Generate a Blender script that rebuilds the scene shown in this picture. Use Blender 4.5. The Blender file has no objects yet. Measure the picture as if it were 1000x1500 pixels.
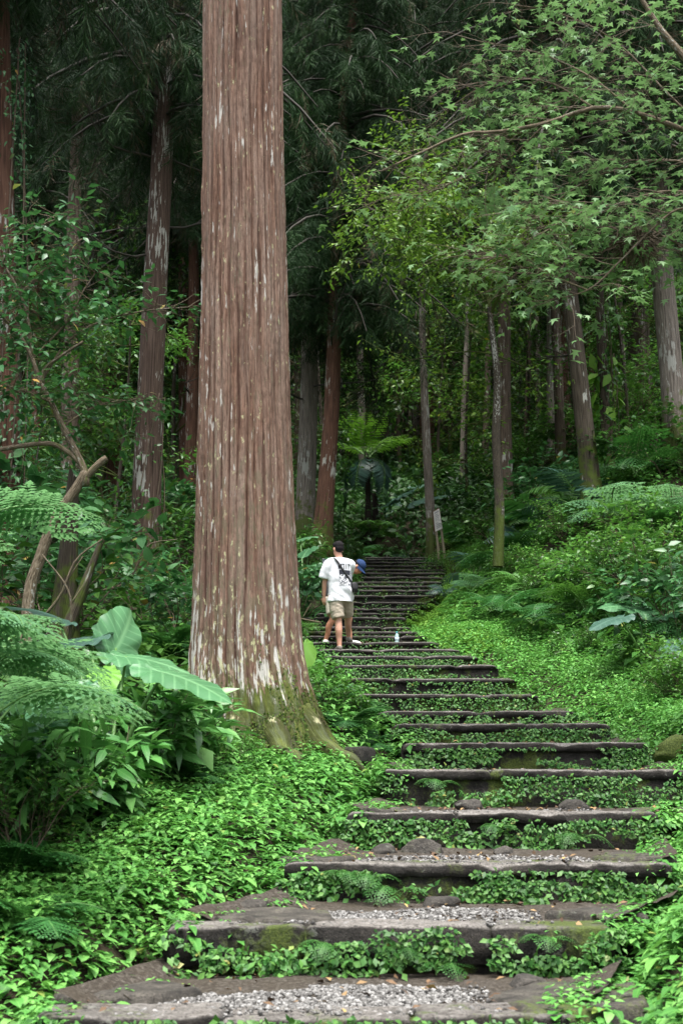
import bpy, math, random
import numpy as np
from mathutils import Vector, Matrix
from mathutils.bvhtree import BVHTree

RG = np.random.default_rng(11)
random.seed(5)
SC = bpy.context.scene
COL = SC.collection
R = math.radians

# ------------------------------------------------------------------ camera model (used only to measure the place)
F_PX, PY_H, CAM_Z = 2083.0, 1136.0, 1.6
PITCH = math.atan((PY_H - 750.0) / F_PX)
CT, ST = math.cos(PITCH), math.sin(PITCH)

def P(px, py, d):
    """world point at forward distance d seen at photo position (px, py)"""
    u = (px - 500.0) / F_PX
    v = (750.0 - py) / F_PX
    s = d / (CT - v * ST)
    return np.array([s * u, d, CAM_Z + s * (ST + v * CT)])

# ------------------------------------------------------------------ geometry container
class Geo:
    def __init__(s, v, loops, lt, a=None, m=None):
        s.v = np.asarray(v, float).reshape(-1, 3)
        s.l = np.asarray(loops, np.int64).ravel()
        s.lt = np.asarray(lt, np.int64).ravel()
        s.a = np.zeros((len(s.v), 3)) if a is None else np.asarray(a, float).reshape(-1, 3)
        s.m = np.zeros(len(s.lt), np.int64) if m is None else np.asarray(m, np.int64)

def geo(v, faces, a=None, mat=0):
    return Geo(v, [i for f in faces for i in f], [len(f) for f in faces], a, np.full(len(faces), mat))

def join(gs):
    gs = [g for g in gs if g is not None and len(g.v)]
    if not gs:
        return Geo(np.zeros((0, 3)), [], [])
    off, L = 0, []
    for g in gs:
        L.append(g.l + off); off += len(g.v)
    return Geo(np.vstack([g.v for g in gs]), np.concatenate(L), np.concatenate([g.lt for g in gs]),
               np.vstack([g.a for g in gs]), np.concatenate([g.m for g in gs]))

def bake(t, M, Pn, r=None):
    """copy template t once per matrix/position"""
    M = np.asarray(M, float); Pn = np.asarray(Pn, float).reshape(-1, 3)
    N, k = len(Pn), len(t.v)
    if N == 0:
        return None
    V = np.einsum('nij,kj->nki', M, t.v) + Pn[:, None, :]
    A = np.broadcast_to(t.a, (N, k, 3)).copy()
    if r is not None:
        A[:, :, 2] = (A[:, :, 2] * 0.35 + np.asarray(r)[:, None]) % 1.0
    L = (t.l[None, :] + (np.arange(N) * k)[:, None]).ravel()
    return Geo(V.reshape(-1, 3), L, np.tile(t.lt, N), A.reshape(-1, 3), np.tile(t.m, N))

def scatter(ts, M, Pn, r=None):
    """bake, spreading the copies over several templates"""
    N = len(Pn); k = RG.integers(0, len(ts), N)
    out = []
    for i, t in enumerate(ts):
        q = k == i
        if q.any():
            out.append(bake(t, M[q], Pn[q], None if r is None else r[q]))
    return join(out)

def nrm(a):
    a = np.asarray(a, float)
    return a / np.maximum(np.linalg.norm(a, axis=-1, keepdims=True), 1e-9)

def frames(Y, Z, s):
    """matrices whose y axis is Y, z axis near Z, scaled by s (N,) or (N,3)"""
    Y = nrm(Y); Z = np.broadcast_to(np.asarray(Z, float), Y.shape)
    X = np.cross(Y, Z)
    bad = np.linalg.norm(X, axis=-1) < 1e-4
    if bad.any():
        X = X.copy(); X[bad] = np.cross(Y[bad], np.array([1.0, 0.3, 0.1]))
    X = nrm(X); Z = np.cross(X, Y)
    s = np.asarray(s, float)
    if s.ndim == 0:
        s = np.full((len(Y), 3), float(s))
    if s.ndim == 1:
        s = np.repeat(s[:, None], 3, 1)
    return np.stack([X * s[:, :1], Y * s[:, 1:2], Z * s[:, 2:3]], axis=-1)

def upright(n, az, s, tilt=None):
    """matrices turned by az about z, scaled s"""
    c, q = np.cos(az), np.sin(az); o = np.zeros_like(c); i = np.ones_like(c)
    M = np.stack([np.stack([c, -q, o], -1), np.stack([q, c, o], -1), np.stack([o, o, i], -1)], 1)
    if tilt is not None:
        a = RG.uniform(0, 6.283, n); tx = np.cos(a) * tilt; ty = np.sin(a) * tilt
        T = np.zeros((n, 3, 3)); T[:, 0, 0] = T[:, 1, 1] = T[:, 2, 2] = 1
        T[:, 0, 2] = tx; T[:, 1, 2] = ty; T[:, 2, 0] = -tx; T[:, 2, 1] = -ty
        M = np.einsum('nij,njk->nik', T, M)
    return M * np.asarray(s)[:, None, None]

# ------------------------------------------------------------------ noise
def _h(ix, iy, s):
    n = np.sin(ix * 127.1 + iy * 311.7 + s * 74.7) * 43758.5453
    return n - np.floor(n)
def vn(x, y, s=0, per=None):
    ix, iy = np.floor(x), np.floor(y); fx, fy = x - ix, y - iy
    fx = fx * fx * (3 - 2 * fx); fy = fy * fy * (3 - 2 * fy)
    jx = ix + 1
    if per:
        ix = ix % per; jx = jx % per
    a = _h(ix, iy, s) * (1 - fx) + _h(jx, iy, s) * fx
    b = _h(ix, iy + 1, s) * (1 - fx) + _h(jx, iy + 1, s) * fx
    return a * (1 - fy) + b * fy
def fbm(x, y, s=0, o=3):
    t, a = 0, .5
    for k in range(o):
        t = t + a * vn(x * 2 ** k, y * 2 ** k, s + k); a *= .5
    return t
def sstep(t):
    t = np.clip(t, 0, 1); return t * t * (3 - 2 * t)

# ------------------------------------------------------------------ objects
def put(name, g, mats, parent=None, smooth=True, loc=None):
    me = bpy.data.meshes.new(name)
    n = len(g.v)
    me.vertices.add(n); me.vertices.foreach_set('co', g.v.astype(np.float32).ravel())
    me.loops.add(len(g.l)); me.loops.foreach_set('vertex_index', g.l.astype(np.int32))
    me.polygons.add(len(g.lt))
    ls = np.concatenate([[0], np.cumsum(g.lt)[:-1]]) if len(g.lt) else np.zeros(0)
    me.polygons.foreach_set('loop_start', ls.astype(np.int32))
    if not isinstance(mats, (list, tuple)):
        mats = [mats]
    for m in mats:
        me.materials.append(m)
    me.polygons.foreach_set('material_index', np.minimum(g.m, len(mats) - 1).astype(np.int32))
    me.polygons.foreach_set('use_smooth', np.full(len(g.lt), smooth))
    me.update(calc_edges=True)
    at = me.attributes.new('lf', 'FLOAT_VECTOR', 'POINT')
    at.data.foreach_set('vector', g.a.astype(np.float32).ravel())
    o = bpy.data.objects.new(name, me); COL.objects.link(o)
    if parent is not None:
        o.parent = parent
    if loc is not None:
        o.location = loc
    return o

def tag(o, label=None, cat=None, group=None, kind=None):
    if label: o['label'] = label
    if cat: o['category'] = cat
    if group: o['group'] = group
    if kind: o['kind'] = kind
    return o

def root(name, label, cat, loc=(0, 0, 0), rotz=0, group=None, scale=1.0):
    o = bpy.data.objects.new(name, None); COL.objects.link(o)
    o.empty_display_size = .2
    o.location = loc; o.rotation_euler = (0, 0, rotz)
    o.scale = (scale,) * 3
    return tag(o, label, cat, group)

def copy_tree(o, label=None, group=None, parent=None):
    c = o.copy(); COL.objects.link(c)
    if parent is not None: c.parent = parent
    if label: c['label'] = label
    if group: c['group'] = group
    for ch in list(o.children):
        copy_tree(ch, parent=c)
    return c

def place(o, p, rz=0.0, s=1.0, lean=(0, 0)):
    o.location = p; o.rotation_euler = (lean[0], lean[1], rz); o.scale = (s,) * 3
    return o

# ------------------------------------------------------------------ shape makers
def catmull(pts, n):
    pts = np.asarray(pts, float)
    if len(pts) == 2:
        t = np.linspace(0, 1, n)[:, None]; return pts[0] * (1 - t) + pts[1] * t
    p = np.vstack([2 * pts[0] - pts[1], pts, 2 * pts[-1] - pts[-2]])
    T = np.linspace(0, len(pts) - 1, n); i = np.minimum(T.astype(int), len(pts) - 2); t = (T - i)[:, None]
    a, b, c, d = p[i], p[i + 1], p[i + 2], p[i + 3]
    return .5 * (2 * b + (c - a) * t + (2 * a - 5 * b + 4 * c - d) * t ** 2 + (3 * b - a - 3 * c + d) * t ** 3)

def tube(pts, rad, nseg=8, cap=True, flat=None, up=None, rnd=0.0, mat=0):
    """loft of rings; rad (n,) or (n,2) half-widths across/along up"""
    pts = np.asarray(pts, float); n = len(pts)
    rad = np.asarray(rad, float)
    if rad.ndim == 0: rad = np.full(n, float(rad))
    if rad.ndim == 1: rad = np.stack([rad, rad], 1)
    T = nrm(np.gradient(pts, axis=0))
    up0 = np.array([0, 0, 1.0]) if up is None else np.asarray(up, float)
    if up is None and abs(T[0] @ up0) > .9: up0 = np.array([0, 1.0, 0])
    X = np.zeros_like(pts); u = up0
    for i in range(n):
        x = np.cross(T[i], u)
        if np.linalg.norm(x) < 1e-5: x = np.array([1.0, 0, 0])
        X[i] = x / np.linalg.norm(x); u = np.cross(X[i], T[i])
        if up is not None: u = up0
    U = np.cross(X, T)
    ang = np.linspace(0, 2 * math.pi, nseg, endpoint=False)
    V = pts[:, None] + X[:, None] * (np.cos(ang)[None, :, None] * rad[:, 0][:, None, None]) + U[:, None] * (np.sin(ang)[None, :, None] * rad[:, 1][:, None, None])
    V = V.reshape(-1, 3)
    L = np.concatenate([[0], np.cumsum(np.linalg.norm(np.diff(pts, axis=0), axis=1))])
    A = np.zeros((n, nseg, 3)); A[:, :, 0] = (ang / 6.2832)[None]; A[:, :, 1] = L[:, None]; A[:, :, 2] = rnd
    i, j = np.meshgrid(np.arange(n - 1), np.arange(nseg), indexing='ij')
    j2 = (j + 1) % nseg
    q = np.stack([i * nseg + j, i * nseg + j2, (i + 1) * nseg + j2, (i + 1) * nseg + j], -1).reshape(-1, 4)
    loops = q.ravel(); lt = np.full(len(q), 4)
    if cap:
        loops = np.concatenate([loops, np.arange(nseg)[::-1], (n - 1) * nseg + np.arange(nseg)])
        lt = np.concatenate([lt, [nseg, nseg]])
    return Geo(V, loops, lt, A.reshape(-1, 3), np.full(len(lt), mat))

def gridg(X, Y, Z, A=None, wrap=False, mat=0):
    """quad grid from (n,m) arrays"""
    n, m = X.shape
    V = np.stack([X, Y, Z], -1).reshape(-1, 3)
    i, j = np.meshgrid(np.arange(n - 1), np.arange(m if wrap else m - 1), indexing='ij')
    j2 = (j + 1) % m
    q = np.stack([i * m + j, i * m + j2, (i + 1) * m + j2, (i + 1) * m + j], -1).reshape(-1, 4)
    return Geo(V, q.ravel(), np.full(len(q), 4), A, np.full(len(q), mat))

def ball(c, r, nu=14, nv=9, noise=0, seed=0):
    r = np.broadcast_to(np.asarray(r, float), (3,))
    th = np.linspace(0, math.pi, nv); ph = np.linspace(0, 2 * math.pi, nu, endpoint=False)
    T, Ph = np.meshgrid(th, ph, indexing='ij')
    k = 1 + noise * (vn(Ph / 6.2832 * 5, T * 2.2, seed, 5) - .5)
    return gridg(c[0] + r[0] * k * np.sin(T) * np.cos(Ph), c[1] + r[1] * k * np.sin(T) * np.sin(Ph), c[2] + r[2] * k * np.cos(T), wrap=True)

def slab(sx, sy, sz, seed=0, n=14, rough=.012, bev=.02):
    """a worn stone block centred on its top face, z from -sz to 0"""
    ring = []
    for (yy, zz) in ((-.5, -1), (-.5, -.55), (-.5, 0), (-.25, 0), (.1, 0), (.5, 0), (.5, -1)):
        ring.append((yy * sy, zz * sz))
    ring = np.array(ring); ring2 = []
    for k, (a, b) in enumerate(ring):
        if k == 2: ring2 += [(a, b - bev), (a + bev * .3, b - bev * .3), (a + bev, b)]
        elif k == 5: ring2 += [(a - bev, b), (a - bev * .3, b - bev * .3), (a, b - bev)]
        else: ring2.append((a, b))
    ring = np.array(ring2); rs_ = [ring[0]]
    for a_, b_ in zip(ring[:-1], ring[1:]):
        k_ = max(1, int(np.linalg.norm(b_ - a_) / max(.03, sz * .3)))
        rs_ += [a_ + (b_ - a_) * (q_ + 1) / k_ for q_ in range(k_)]
    ring = np.array(rs_); m = len(ring)
    xs = np.linspace(-.5, .5, n) * sx
    xs[0] += 0; X, K = np.meshgrid(xs, np.arange(m), indexing='ij')
    Yv = ring[K.astype(int), 0].copy(); Zv = ring[K.astype(int), 1].copy()
    e = np.minimum(X + sx / 2, sx / 2 - X); t = np.clip(e / (bev * 1.5), 0, 1)
    Yv *= .93 + .07 * t; Zv = np.where(Zv > -bev * 1.1, Zv - bev * (1 - t), Zv)
    Xv = X + (vn(Yv * 6 + seed, Zv * 6 + X * 0, seed) - .5) * rough * 2
    Yv = Yv + (fbm(X * 3 + seed * 3.1, Zv * 9, seed) - .45) * rough * 3.2 * np.where(Yv < 0, 1, .6)
    Zv = Zv + (fbm(X * 2.6 + 9.7 * seed, Yv * 5, seed + 5) - .45) * rough * 1.7
    if rough > 0:
        Yv = Yv + (vn(X * 19 + seed, Zv * 31, seed + 8) - .5) * rough * .9; Zv = Zv + (vn(X * 17 + seed * 2, Yv * 23, seed + 9) - .5) * rough * .7
        chip = np.clip(vn(X * 5.3 + seed, X * 0 + seed, seed + 11) - .78, 0, 1) * 3.5   # broken edge
        Zv = Zv - chip * .028 * np.where((Zv > -bev * 1.6) & (Yv < -sy * .25), 1, 0)
    g = gridg(Xv, Yv, Zv, wrap=True)
    cap = np.concatenate([np.arange(m)[::-1], (n - 1) * m + np.arange(m)])
    return Geo(g.v, np.concatenate([g.l, cap]), np.concatenate([g.lt, [m, m]]), None)

def rock(seed, r=(1, 1, .7)):
    g = ball((0, 0, 0), r, 30, 20)
    v = g.v; d = nrm(v / np.asarray(r))
    k = 1 + .5 * (fbm(d[:, 0] * 1.7 + seed, d[:, 1] * 1.7 + d[:, 2] * 2.3, seed) - .45) + .16 * (vn(d[:, 0] * 5 + seed, d[:, 2] * 5 + d[:, 1] * 3, seed + 2) - .5)
    v = v * k[:, None] / np.asarray(r); r_ = np.random.default_rng(int(seed * 7) + 1)
    for q in range(11):   # split faces
        n_ = nrm(r_.normal(0, 1, 3)); c_ = r_.uniform(.55, .85); e = v @ n_ - c_
        v = v - np.where(e > 0, e * .92, 0)[:, None] * n_
    v *= (1 + .05 * (vn(d[:, 0] * 11 + seed, d[:, 1] * 11 + d[:, 2] * 7, seed) - .5))[:, None]
    g.v = v * np.asarray(r)
    return g

def flagstone(sx, sy, th, seed):
    """irregular flat stone, top at z = 0"""
    r_ = np.random.default_rng(int(seed * 10)); na = 48; a = np.linspace(0, 6.2832, na, endpoint=False)
    k = r_.integers(5, 8); base = np.minimum.reduce([r_.uniform(.82, 1.05) / np.maximum(np.cos(a - (6.2832 * q / k + r_.uniform(-.3, .3))), .12) for q in range(k)])
    rad = np.minimum(base, 1.35) * (1 + .07 * (vn(a / 6.2832 * 14, a * 0 + seed, seed, 14) - .5))
    rings = [(.02, 0), (.3, 0), (.6, 0), (.85, 0), (.95, -.006), (1.0, -.03), (1.01, -th)]
    Q = np.array([q[0] for q in rings])[:, None]; Zr = np.array([q[1] for q in rings])[:, None] + 0 * a[None]
    X = Q * rad[None] * np.cos(a)[None] * sx / 2; Y = Q * rad[None] * np.sin(a)[None] * sy / 2
    Zr = Zr + np.where(Zr > -.05, (fbm(X * 5 + seed, Y * 5, seed) - .45) * .05 + (vn(X * 17, Y * 17, seed) - .5) * .01, 0)
    g = gridg(X, Y, Zr, wrap=True)
    return Geo(g.v, np.concatenate([g.l, np.arange(na)[::-1]]), np.concatenate([g.lt, [na]]))

def leaf_t(w=.45, n=3, fold=.18, droop=.25, prof='ovate', side=0.0):
    """one leaf along +y, length 1; attributes: across (-1..1), along (0..1), shade"""
    ts = np.linspace(0, 1, n + 1)
    if prof == 'ovate': hw = np.sin(math.pi * ts ** .72)
    elif prof == 'lance': hw = np.sin(math.pi * ts ** .9) ** .8
    elif prof == 'strap': hw = np.minimum(1, np.minimum(ts * 5, (1 - ts) * 2.2))
    else: hw = np.sin(math.pi * ts)
    hw = hw * w / 2
    v, a, f = [(0, 0, 0)], [(0, 0, 0)], []
    for k in range(1, n):
        t = ts[k]; z = -droop * t * t
        b = len(v)
        v += [(-hw[k], t, z + fold * hw[k]), (side * t * (1 - t), t, z), (hw[k], t, z + fold * hw[k])]
        a += [(-1, t, 0), (0, t, 0), (1, t, 0)]
        if k == 1: f += [(0, b + 1, b), (0, b + 2, b + 1)]
        else: f += [(b - 3, b - 2, b + 1, b), (b - 2, b - 1, b + 2, b + 1)]
    b = len(v); v.append((0, 1, -droop)); a.append((0, 1, 0))
    f += [(b - 3, b - 2, b), (b - 2, b - 1, b)]
    return geo(v, f, a)

def star_t():
    """five-lobed maple-like leaf along +y"""
    tips = [(-.52, -.02), (-.47, .55), (0, 1), (.47, .55), (.52, -.02)]
    nots = [(-.2, .22), (-.15, .47), (.15, .47), (.2, .22)]
    v = [(0, .12, .0)]; a = [(0, .1, 0)]
    o = [(0, 0)]
    for k in range(5):
        o.append(tips[k])
        if k < 4: o.append(nots[k])
    for (x, y) in o:
        v.append((x, y, -.25 * (x * x + y * y) + .03)); a.append((x, y, 0))
    f = [(0, i, i + 1) for i in range(1, len(o))] + [(0, len(o), 1)]
    return geo(v, f, a)

def branchy(rs, p, d, L, r, depth, nch=4, ang=.8, up=.05, segs=5, wig=.25, nseg=5, start=.3):
    """recursive twigs -> (tubes, anchors[(pos, dir, level)])"""
    p = np.asarray(p, float); d = nrm(np.asarray(d, float))
    pts = [p]; dd = d
    for k in range(segs):
        dd = nrm(dd + rs.normal(0, wig, 3) * .5 + np.array([0, 0, up]))
        pts.append(pts[-1] + dd * L / segs)
    pts = np.array(pts)
    tubes = [tube(pts, np.linspace(r, r * .45, len(pts)), nseg, cap=False)]
    anch = []
    if depth == 0:
        for k in range(1, len(pts)):
            anch.append((pts[k], nrm(pts[k] - pts[k - 1])))
        return tubes, anch
    for c in range(nch):
        t = start + (1 - start) * (c + rs.uniform(.2, .9)) / nch
        i = min(int(t * segs), segs - 1); q = pts[i] + (pts[i + 1] - pts[i]) * (t * segs - i)
        ax = nrm(pts[i + 1] - pts[i]); o = nrm(np.cross(ax, rs.normal(0, 1, 3)))
        nd = nrm(ax * math.cos(ang) + o * math.sin(ang))
        a, b = branchy(rs, q, nd, L * rs.uniform(.45, .7), r * .5, depth - 1, nch, ang, up, max(3, segs - 1), wig, max(3, nseg - 1), start)
        tubes += a; anch += b
    a, b = branchy(rs, pts[-1], dd, L * .45, r * .42, depth - 1, max(2, nch - 1), ang, up, max(3, segs - 1), wig, max(3, nseg - 1), start)
    return tubes + a, anch + b

def leafset(rs, anch, ts, size, per=3, spread=.08, flat=.6, var=.35):
    """leaves round anchors: flat=1 lies horizontal"""
    p = np.array([a[0] for a in anch]); d = np.array([a[1] for a in anch])
    p = np.repeat(p, per, 0); d = np.repeat(d, per, 0); N = len(p)
    side = nrm(np.cross(d, [0, 0, 1.0]) + 1e-3) * rs.choice([-1, 1], N)[:, None]
    Y = nrm(side * rs.uniform(.5, 1.2, N)[:, None] + d * rs.uniform(.1, 1, N)[:, None] + rs.normal(0, .25, (N, 3)) + np.array([0, 0, -.15]))
    Z = nrm(np.array([0, 0, 1.0]) * flat + rs.normal(0, .45, (N, 3)) * (1.2 - flat * .6))
    s = size * (1 + rs.uniform(-var, var, N))
    return scatter(ts, frames(Y, Z, s), p + rs.normal(0, spread, (N, 3)) * .6, rs.uniform(0, 1, N))
EXPOSURE = 2.5
# ------------------------------------------------------------------ materials
class NT:
    def __init__(s, name):
        s.m = bpy.data.materials.new(name); s.m.use_nodes = True
        s.t = s.m.node_tree; s.t.nodes.clear(); s.out = s.t.nodes.new('ShaderNodeOutputMaterial')
    def n(s, typ, **kw):
        o = s.t.nodes.new(typ)
        for k, v in kw.items(): setattr(o, k, v)
        return o
    def ln(s, a, b): s.t.links.new(a, b)
    def val(s, x, sock):
        if isinstance(x, (int, float)): sock.default_value = x
        elif isinstance(x, (tuple, list)): sock.default_value = tuple(x) + ((1,) if len(sock.default_value) == 4 and len(x) == 3 else ())
        else: s.ln(x, sock)
    def math(s, op, a, b=0.0, clamp=False):
        o = s.n('ShaderNodeMath', operation=op, use_clamp=clamp); s.val(a, o.inputs[0]); s.val(b, o.inputs[1]); return o.outputs[0]
    def mix(s, f, a, b):
        o = s.n('ShaderNodeMix', data_type='RGBA'); s.val(f, o.inputs[0]); s.val(a, o.inputs[6]); s.val(b, o.inputs[7]); return o.outputs[2]
    def ramp(s, f, stops, const=False):
        o = s.n('ShaderNodeValToRGB'); e = o.color_ramp
        if const: e.interpolation = 'CONSTANT'
        while len(e.elements) < len(stops): e.elements.new(.5)
        for k, (p, c) in enumerate(stops):
            e.elements[k].position = p; e.elements[k].color = (c, c, c, 1) if isinstance(c, (int, float)) else tuple(c) + (1,)
        s.val(f, o.inputs[0]); return o.outputs[0]
    def noise(s, vec, scale, detail=3, rough=.55, dist=0.0):
        o = s.n('ShaderNodeTexNoise'); s.ln(vec, o.inputs['Vector']); o.inputs['Scale'].default_value = scale
        o.inputs['Detail'].default_value = detail; o.inputs['Roughness'].default_value = rough; o.inputs['Distortion'].default_value = dist
        return o.outputs['Fac']
    def attr(s, name='lf'):
        o = s.n('ShaderNodeAttribute'); o.attribute_name = name; return o.outputs['Vector']
    def sep(s, v):
        o = s.n('ShaderNodeSeparateXYZ'); s.ln(v, o.inputs[0]); return o.outputs
    def scale(s, v, sc):
        o = s.n('ShaderNodeVectorMath', operation='MULTIPLY'); s.ln(v, o.inputs[0]); o.inputs[1].default_value = sc; return o.outputs[0]
    def obj(s): return s.n('ShaderNodeTexCoord').outputs['Object']
    def pos(s): return s.n('ShaderNodeNewGeometry').outputs['Position']
    def bump(s, h, st=.5, dist=.01):
        o = s.n('ShaderNodeBump'); o.inputs['Strength'].default_value = st; o.inputs['Distance'].default_value = dist; s.ln(h, o.inputs['Height']); return o.outputs[0]
    def bsdf(s, col, rough=.6, spec=.5, normal=None, **kw):
        b = s.n('ShaderNodeBsdfPrincipled'); s.val(col, b.inputs['Base Color']); s.val(rough, b.inputs['Roughness']); s.val(spec, b.inputs['Specular IOR Level'])
        if normal is not None: s.ln(normal, b.inputs['Normal'])
        for k, v in kw.items(): s.val(v, b.inputs[k])
        return b.outputs[0]
    def done(s, sh):
        s.ln(sh, s.out.inputs['Surface']); return s.m

def leaf_mat(name, dark, mid, light, odd=None, odd_at=.965, rough=.45, spec=.32, trans=.28, vein=.0, big=0.0):
    t = NT(name); x = t.sep(t.attr())
    stops = [(0, dark), (.45, mid), (.9, light)]
    if odd: stops += [(odd_at, light), (min(odd_at + .012, 1), odd)]
    c = t.ramp(x[2], stops)
    n = t.noise(t.pos(), 1.3, 2)
    f = t.math('MULTIPLY_ADD', n, 1.1); t.t.nodes[-1].inputs[2].default_value = .45
    h = t.n('ShaderNodeHueSaturation'); h.inputs['Saturation'].default_value = 1.0; t.ln(f, h.inputs['Value']); t.ln(c, h.inputs['Color']); c = h.outputs[0]
    if vein > 0:
        ax = t.math('ABSOLUTE', x[0])
        mid_ = t.math('SUBTRACT', 1.0, t.math('MULTIPLY', ax, 9.0), True)
        w = t.math('SINE', t.math('MULTIPLY', t.math('SUBTRACT', x[1], t.math('MULTIPLY', ax, .22)), 52.0))
        w = t.math('MULTIPLY', t.math('GREATER_THAN', w, .86), .5)
        c = t.mix(t.math('MULTIPLY', t.math('MAXIMUM', mid_, w), vein), c, (light[0] * 2.4 + .02, light[1] * 2.0 + .02, light[2] * 2.2 + .02))
    b = t.bsdf(c, rough, spec)
    tr = t.n('ShaderNodeBsdfTranslucent')
    tc = t.mix(.5, c, (light[0] * 1.1, light[1] * 1.25, light[2] * .8)); t.ln(tc, tr.inputs[0])
    mx = t.n('ShaderNodeMixShader'); mx.inputs[0].default_value = trans; t.ln(b, mx.inputs[1]); t.ln(tr.outputs[0], mx.inputs[2])
    return t.done(mx.outputs[0])

M = {}
# foliage
M['cover'] = leaf_mat('ground_cover_leaf', (.028, .12, .017), (.062, .21, .036), (.135, .325, .07), (.16, .2, .04), .985, trans=.25, vein=.25, rough=.5, spec=.3)
M['cover_fine'] = leaf_mat('fine_cover_leaf', (.055, .16, .018), (.10, .24, .03), (.16, .31, .045), None, trans=.25, rough=.5)
M['creeper'] = leaf_mat('creeper_leaf', (.018, .08, .013), (.04, .13, .022), (.085, .2, .04), (.2, .2, .05), .985, trans=.22, rough=.5, spec=.3)
M['fern'] = leaf_mat('fern_leaf', (.02, .085, .02), (.035, .135, .03), (.07, .2, .045), (.16, .11, .04), .985, trans=.25, rough=.45)
M['fern_pale'] = leaf_mat('pale_fern_leaf', (.072, .185, .082), (.13, .275, .135), (.20, .355, .195), None, trans=.4, rough=.42)
M['fern_light'] = leaf_mat('light_fern_leaf', (.04, .125, .022), (.07, .19, .035), (.12, .25, .05), None, trans=.25, rough=.45)
M['glossy'] = leaf_mat('glossy_long_leaf', (.03, .115, .024), (.055, .175, .04), (.10, .24, .065), None, trans=.22, rough=.34, vein=.25)
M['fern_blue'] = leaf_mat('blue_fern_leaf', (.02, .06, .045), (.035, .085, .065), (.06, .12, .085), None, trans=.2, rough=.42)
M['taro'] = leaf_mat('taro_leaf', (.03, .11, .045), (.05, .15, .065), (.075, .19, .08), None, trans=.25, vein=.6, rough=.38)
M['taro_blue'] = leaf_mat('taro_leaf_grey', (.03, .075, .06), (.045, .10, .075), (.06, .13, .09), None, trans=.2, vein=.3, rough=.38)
M['shrub'] = leaf_mat('shrub_leaf', (.014, .055, .010), (.032, .105, .018), (.07, .17, .03), (.2, .17, .03), .99, trans=.25, rough=.38)
M['shrub_light'] = leaf_mat('light_shrub_leaf', (.028, .095, .016), (.05, .15, .025), (.1, .23, .04), (.2, .2, .04), .99, trans=.3, rough=.38)
M['sapling'] = leaf_mat('sapling_leaf', (.016, .07, .022), (.03, .11, .035), (.055, .15, .05), (.3, .17, .03), .985, trans=.25, rough=.36, vein=.2)
M['maple'] = leaf_mat('maple_leaf', (.04, .11, .032), (.095, .195, .075), (.19, .31, .15), (.25, .15, .03), .99, trans=.28, rough=.38)
M['yellowgreen'] = leaf_mat('yellow_green_leaf', (.035, .10, .012), (.075, .165, .02), (.14, .24, .035), (.45, .33, .02), .992, trans=.3, rough=.42)
M['lime'] = leaf_mat('lime_leaf', (.08, .2, .02), (.12, .27, .03), (.16, .33, .04), None, trans=.35)
M['needles'] = leaf_mat('conifer_needles', (.005, .018, .006), (.012, .036, .011), (.028, .064, .02), (.06, .046, .028), .86, trans=.1, rough=.6, spec=.12)
M['moss_leaf'] = leaf_mat('moss_tuft', (.018, .04, .006), (.042, .075, .01), (.085, .13, .018), (.07, .05, .022), .94, trans=.15, rough=.7, spec=.2)
M['far'] = leaf_mat('far_leaf', (.011, .042, .012), (.025, .08, .02), (.055, .14, .033), None, trans=.2, rough=.5)
def stemmat(name, c, rough=.5):
    t = NT(name); n = t.noise(t.pos(), 14, 3)
    return t.done(t.bsdf(t.mix(n, tuple(k * .6 for k in c), tuple(min(1, k * 1.4) for k in c)), rough))
M['stem'] = stemmat('green_stem', (.07, .16, .035))
M['twig'] = stemmat('brown_twig', (.07, .05, .03), .8)
M['twig_dark'] = stemmat('dark_twig', (.025, .022, .016), .85)
M['fibre'] = stemmat('dark_fibre', (.022, .016, .012), .95)
M['drybrown'] = stemmat('dry_fronds', (.075, .055, .035), .9)

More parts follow.
